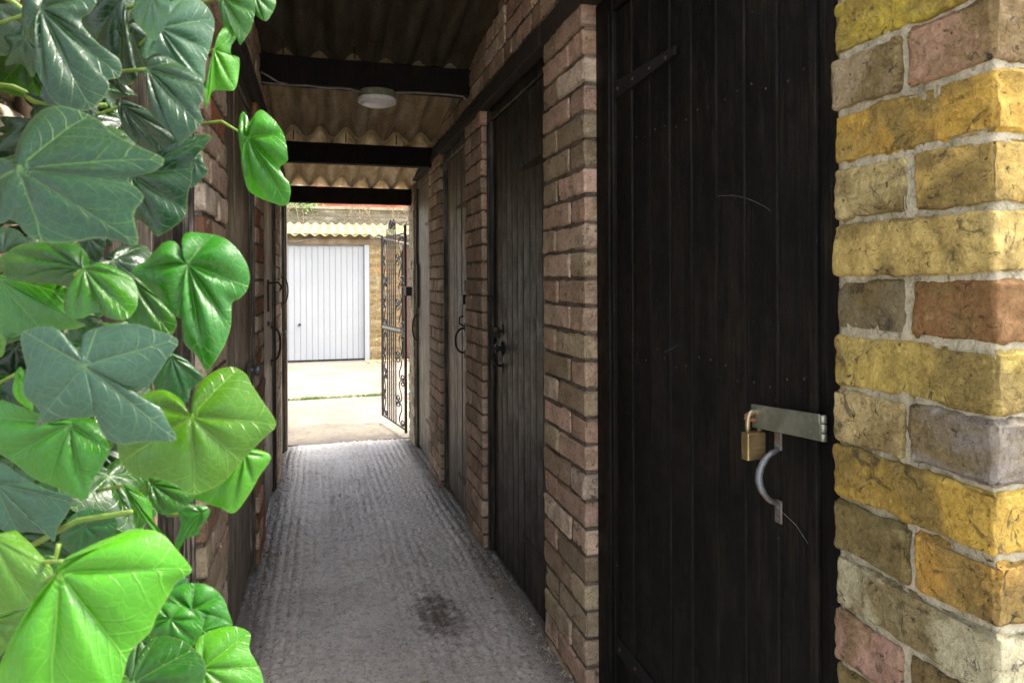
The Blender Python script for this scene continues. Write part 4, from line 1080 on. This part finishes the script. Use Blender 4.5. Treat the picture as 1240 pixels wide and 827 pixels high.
LL = [
 (1, (150,25), [(75,-20),(72,80),(115,140),(125,230),(165,310),(205,362),(300,380),(345,360),(390,305),(385,275),(430,262),(425,200),(350,140),(285,60),(330,20),(340,-40),(200,-70)], .43, (.1,.35), DK, {}),
 (1, (455,-30), [(330,-30),(330,40),(385,110),(430,150),(470,210),(480,265),(440,290),(400,260),(330,150),(290,70),(300,-20),(380,-60)], .46, (-.3,.2), DK2, {}),
 (1, (68,595), [(60,580),(50,520),(70,450),(120,390),(185,362),(260,370),(340,405),(385,450),(440,482),(500,510),(575,548),(540,590),(450,615),(460,640),(500,680),(460,745),(470,850),(350,830),(200,855),(100,835),(60,790),(20,765),(-20,780),(-60,700),(-60,560),(0,545),(40,575)], .36, (-.15,.5), DK, dict(bulge=.02, crinkle=.02)),
 (1, (575,95), [(610,-10),(700,-20),(765,50),(760,130),(735,220),(725,290),(640,225),(570,180),(520,200),(505,160),(545,110),(585,60)], .47, (.1,.45), (.036,.10,.05), {}),
 (1, (550,-15), [(480,-20),(480,60),(520,110),(556,132),(600,60),(612,0),(600,-50),(500,-60)], .44, (-.3,.2), (.04,.11,.05), {}),
 (1, (530,240), [(525,235),(575,185),(610,195),(680,240),(725,290),(728,340),(712,380),(722,420),(690,460),(650,490),(628,505),(610,465),(570,430),(535,385),(530,300)], .42, (-.1,.4), DK, {}),
 (1, (470,620), [(480,600),(560,570),(640,500),(700,460),(745,470),(720,520),(680,570),(682,630),(660,700),(650,760),(610,800),(570,828),(550,830),(500,780),(460,760),(440,700),(440,640)], .44, (-.2,.4), DK, {}),
 (1, (440,370), [(430,350),(520,380),(600,460),(640,520),(600,560),(520,530),(450,470),(425,400)], .50, (0,.1), (.01,.035,.012), {}),
 (1, (700,570), [(690,565),(715,545),(735,590),(745,605),(715,640),(680,665),(672,610)], .50, (0,.3), (.012,.06,.02), {}),
 (1, (800,-15), [(795,-30),(790,40),(800,85),(850,95),(855,150),(880,120),(905,60),(910,0),(880,-40)], .52, (-.3,.3), BG, dict(bulge=.06)),
 (1, (915,-25), [(900,-30),(905,30),(950,68),(975,40),(990,0),(960,-50)], .53, (.1,.3), BG, dict(bulge=.06)),
 (1, (768,172), [(800,85),(840,85),(855,105),(832,150),(830,190),(858,200),(855,260),(840,315),(790,310),(760,315),(740,380),(735,320),(750,260),(765,200),(785,140)], .50, (.3,.2), (.12,.40,.02), dict(fold=.2, bulge=.05)),
 (1, (890,487), [(865,402),(880,400),(893,440),(897,470),(900,420),(915,392),(935,385),(975,420),(1010,470),(1028,540),(1025,575),(1000,590),(1010,620),(1035,660),(1025,728),(960,715),(905,690),(875,660),(860,580),(855,480)], .55, (-.25,.15), (.075,.32,.012), dict(bulge=.09, pet=(705,440), fold=.1)),
 (2, (320,75), [(275,70),(330,55),(375,70),(372,120),(350,160),(320,150),(290,110)], .46, (.2,.1), DK2, {}),
 (2, (15,120), [(0,35),(60,45),(85,80),(40,110),(0,130),(-60,110),(-40,50)], .47, (-.2,.4), DK, {}),
 (2, (295,186), [(0,110),(60,80),(150,75),(240,80),(290,110),(305,160),(300,200),(250,235),(180,230),(80,220),(0,190),(-40,150)], .40, (-.1,.6), MG, dict(bulge=.05, cup=.1)),
 (2, (302,186), [(300,180),(350,155),(420,180),(465,215),(480,270),(475,320),(440,360),(380,355),(340,330),(280,355),(230,345),(213,310),(225,260),(270,225)], .385, (0,.55), BG, dict(bulge=.05, cup=.12)),
 (2, (470,225), [(430,190),(500,230),(560,280),(600,320),(630,375),(620,410),(600,430),(540,410),(460,380),(440,350),(470,300),(460,240)], .43, (.1,.5), BG, {}),
 (2, (-10,215), [(-40,190),(60,210),(180,225),(240,235),(255,270),(225,300),(235,350),(280,370),(150,385),(60,400),(0,408),(-60,400),(-70,260)], .42, (-.1,.6), (.05,.20,.03), dict(bulge=.02, cup=.14)),
 (2, (672,170), [(650,60),(700,52),(790,70),(850,120),(885,190),(880,250),(850,290),(822,305),(820,380),(800,450),(770,510),(730,550),(700,500),(660,460),(645,420),(650,370),(610,345),(560,290),(500,230),(460,190),(510,150),(570,90),(620,85),(655,130)], .41, (.05,.3), (.035,.22,.010), dict(bulge=.085, crinkle=.05, pet=(560,130))),
 (2, (300,530), [(75,410),(180,390),(230,430),(275,475),(290,420),(340,395),(460,380),(540,400),(632,440),(600,500),(560,560),(520,610),(440,620),(470,650),(540,670),(570,690),(600,750),(622,800),(500,805),(430,815),(370,790),(345,740),(345,710),(300,720),(220,720),(160,735),(110,750),(125,720),(130,690),(80,640),(75,600),(90,540),(75,480)], .35, (.1,.25), (.026,.075,.042), dict(bulge=.018, crinkle=.015, cup=.04)),
 (2, (683,715), [(665,690),(680,630),(705,585),(750,550),(820,532),(870,560),(885,590),(930,660),(978,740),(930,790),(860,860),(790,940),(717,981),(666,990),(600,950),(533,930),(471,930),(415,880),(400,820),(420,700),(480,640),(560,612),(630,645)], .38, (-.05,.4), LM, dict(bulge=.04, cup=.08)),
 (2, (612,500), [(608,488),(660,510),(700,550),(722,575),(680,620),(665,665),(600,640),(545,600),(560,550),(600,510)], .45, (.3,.1), (.015,.09,.02), {}),
 (2, (250,740), [(0,650),(40,690),(110,740),(200,725),(290,715),(340,740),(380,810),(380,850),(350,900),(320,950),(295,1012),(200,970),(100,930),(30,870),(-30,820),(-40,700)], .40, (-.1,.4), (.06,.26,.015), dict(bulge=.06, crinkle=.05)),
 (2, (65,555), [(62,535),(45,580),(40,620),(60,660),(110,692),(112,670),(80,620),(78,560)], .41, (-.4,.1), (.10,.36,.02), {}),
 (2, (-20,450), [(-10,410),(10,425),(16,455),(5,495),(-30,500),(-50,440)], .40, (0,.2), LM, {}),
 (3, (850,20), [(830,50),(870,5),(940,30),(900,100),(860,170),(810,228),(760,210),(700,190),(660,170),(640,120),(700,80),(780,60)], .405, (.25,.3), (.12,.38,.02), dict(cup=.1)),
 (3, (525,125), [(510,100),(560,100),(650,150),(668,175),(640,205),(590,228),(550,228),(515,180)], .42, (0,.5), BG, {}),
 (3, (700,225), [(620,205),(680,200),(728,215),(710,260),(680,280),(690,300),(640,320),(615,362),(605,335),(625,270)], .45, (.3,.2), (.03,.19,.012), {}),
 (3, (-20,120), [(0,50),(60,90),(150,140),(240,170),(220,230),(190,280),(180,325),(150,300),(80,290),(0,285),(-60,200),(-50,90)], .42, (0,.35), (.025,.08,.04), dict(bulge=.02)),
 (3, (432,130), [(422,125),(460,140),(500,170),(525,200),(525,250),(560,300),(600,340),(618,388),(565,350),(530,300),(505,262),(470,225),(455,200)], .39, (.3,.2), (.09,.33,.02), dict(fold=.1)),
 (3, (290,270), [(200,320),(230,250),(280,215),(340,215),(400,250),(390,300),(330,330),(250,370)], .46, (0,.2), (.015,.09,.02), {}),
 (3, (205,430), [(200,400),(250,360),(340,320),(430,292),(490,285),(540,300),(590,350),(640,410),(650,435),(600,470),(570,510),(520,600),(500,650),(440,710),(420,770),(400,850),(380,930),(200,980),(50,950),(-20,850),(-40,780),(20,650),(80,560),(140,480),(190,430)], .34, (.05,.35), (.12,.40,.015), dict(bulge=.06, crinkle=.04, cup=.1)),
 (3, (215,392), [(205,398),(270,350),(360,310),(440,280),(490,275),(480,290),(420,318),(330,340),(260,365)], .338, (0,1.2), (.13,.36,.04), dict(bulge=.01)),
 (3, (-30,310), [(0,285),(50,310),(100,360),(150,420),(155,470),(140,510),(80,550),(20,565),(-60,560),(-80,380)], .36, (-.1,.45), LM, dict(cup=.14, bulge=.02)),
 (3, (150,385), [(120,378),(170,372),(197,395),(195,425),(165,440),(120,420)], .42, (.2,.3), BG, {}),
 (3, (-40,600), [(-20,560),(40,570),(90,560),(60,620),(20,680),(-20,730),(-80,700)], .38, (0,.3), LM, {}),
 (3, (455,820), [(530,655),(580,655),(640,680),(690,730),(700,780),(680,840),(640,920),(500,930),(450,870),(443,790),(480,700)], .40, (-.05,.6), MG, dict(cup=.12, bulge=.04)),
 (3, (700,770), [(670,680),(720,640),(800,622),(862,645),(860,700),(880,740),(900,780),(910,840),(890,920),(760,940),(690,880),(695,800),(690,730)], .41, (.15,.5), (.11,.33,.04), dict(cup=.1)),
 (3, (590,595), [(540,545),(580,540),(640,560),(690,600),(695,650),(660,692),(600,682),(540,655),(505,640),(520,600)], .42, (0,.4), (.04,.24,.015), dict(bulge=.08)),
 (3, (665,565), [(575,520),(600,490),(650,472),(720,480),(770,520),(790,570),(803,622),(740,600),(690,585),(640,560),(600,545)], .43, (.2,.4), (.04,.24,.015), dict(bulge=.08)),
 (3, (700,640), [(665,565),(740,575),(803,622),(770,650),(700,660),(680,620)], .425, (.3,.5), (.03,.2,.012), {}),
 (3, (600,500), [(545,530),(570,480),(610,450),(650,455),(640,480),(600,500),(570,530)], .45, (0,.5), (.02,.12,.03), {}),
 (3, (400,800), [(350,827),(400,790),(440,800),(450,860),(400,900),(340,880)], .42, (0,.3), (.1,.3,.03), {}),
]
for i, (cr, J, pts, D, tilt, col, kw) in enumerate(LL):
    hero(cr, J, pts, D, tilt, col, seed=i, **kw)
# leaves deeper in the plant: a few shared shapes
def generic_leaf(seed, lobes=5):
    r3 = random.Random(seed); pts = []
    base = [(0, -1.05), (.22, -.45), (.62, -.55), (.52, -.12), (.85, .1), (.5, .28), (.35, .55), (.08, .35), (0, .18), (-.08, .35), (-.35, .55), (-.5, .28), (-.85, .1), (-.52, -.12), (-.62, -.55), (-.22, -.45)]
    if lobes == 3: base = [(0, -1.0), (.3, -.6), (.6, -.25), (.72, .15), (.45, .45), (.12, .4), (0, .2), (-.12, .4), (-.45, .45), (-.72, .15), (-.6, -.25), (-.3, -.6)]
    for x, y in base: pts.append((x+r3.uniform(-.05, .05), y+r3.uniform(-.05, .05)))
    V, F, UV = leaf_mesh((0, .1), pts, lambda p: Vector((p[0]*.045, 0, -p[1]*.045*-1)), Vector((0, -1, 0)), .05, .1, .05, .03, rings=6, nang=44, seed=seed)
    m = bpy.data.meshes.new('leaf'); m.from_pydata([tuple(v) for v in V], [], F); m.polygons.foreach_set('use_smooth', [True]*len(m.polygons))
    l = m.uv_layers.new(name='UVMap'); idx = np.empty(len(m.loops), dtype=np.int32); m.loops.foreach_get('vertex_index', idx)
    l.data.foreach_set('uv', np.asarray(UV, dtype=np.float32)[idx].ravel()); m.materials.append(M['leaf']); return m
GLF = [generic_leaf(1), generic_leaf(2, 3), generic_leaf(3), generic_leaf(4, 3)]
r4 = random.Random(21)
bnd = [(0, 200), (60, 215), (150, 215), (250, 180), (330, 190), (400, 190), (450, 200), (560, 210), (640, 190), (700, 215), (827, 270)]
def lim(v):
    for (a, x), (b, y) in zip(bnd, bnd[1:]):
        if a <= v <= b: return x+(y-x)*(v-a)/(b-a)
    return 200 if v < 0 else 270
cnt = 0
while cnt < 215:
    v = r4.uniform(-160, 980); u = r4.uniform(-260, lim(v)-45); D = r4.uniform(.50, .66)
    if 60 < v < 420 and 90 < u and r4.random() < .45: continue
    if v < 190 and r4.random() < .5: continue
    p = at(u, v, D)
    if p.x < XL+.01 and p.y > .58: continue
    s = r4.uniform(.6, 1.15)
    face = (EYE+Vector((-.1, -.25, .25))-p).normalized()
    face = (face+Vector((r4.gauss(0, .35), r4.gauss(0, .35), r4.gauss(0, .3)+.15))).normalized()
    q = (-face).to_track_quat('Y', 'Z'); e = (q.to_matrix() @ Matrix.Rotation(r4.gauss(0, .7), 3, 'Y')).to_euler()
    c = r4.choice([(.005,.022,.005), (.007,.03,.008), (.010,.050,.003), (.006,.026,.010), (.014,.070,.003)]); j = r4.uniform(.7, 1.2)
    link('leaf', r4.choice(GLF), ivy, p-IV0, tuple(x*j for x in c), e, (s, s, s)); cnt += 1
# stems
for (u0, v0, u1, v1, D, r_) in ((40, 900, 25, -120, .62, .006), (120, 900, 90, -120, .66, .005), (0, 115, 130, 125, .56, .0022), (170, 900, 200, 350, .62, .003), (20, 870, 70, 655, .44, .0016), (-40, -20, 60, 20, .45, .0015), (130, 90, 60, 160, .47, .0013), (-60, 500, -90, -100, .6, .007)):
    a, b = at(u0, v0, D), at(u1, v1, D+.01); pts = []
    for i in range(18):
        t_ = i/17; p = a.lerp(b, t_)+Vector((noise.noise(Vector((t_*4, u0, 1))), noise.noise(Vector((t_*4, u0, 7))), noise.noise(Vector((t_*3, u0, 3)))))*.022*(1 if r_ > .002 else .3)
        pts.append(p-IV0)
    m = MB(); m.tube(pts, r_, 8); m.build('stem', M['bark'] if r_ > .0025 else M['stem'], ivy, smooth=True)
a, b = at(32, 660, .43), at(158, 617, .40); m = MB(); m.tube([a-IV0, (a+b)/2-IV0+UP*.006, b-IV0], .0018, 8, rs=[.0019, .0017, .0014]); m.build('stem', M['stem'], ivy, smooth=True)
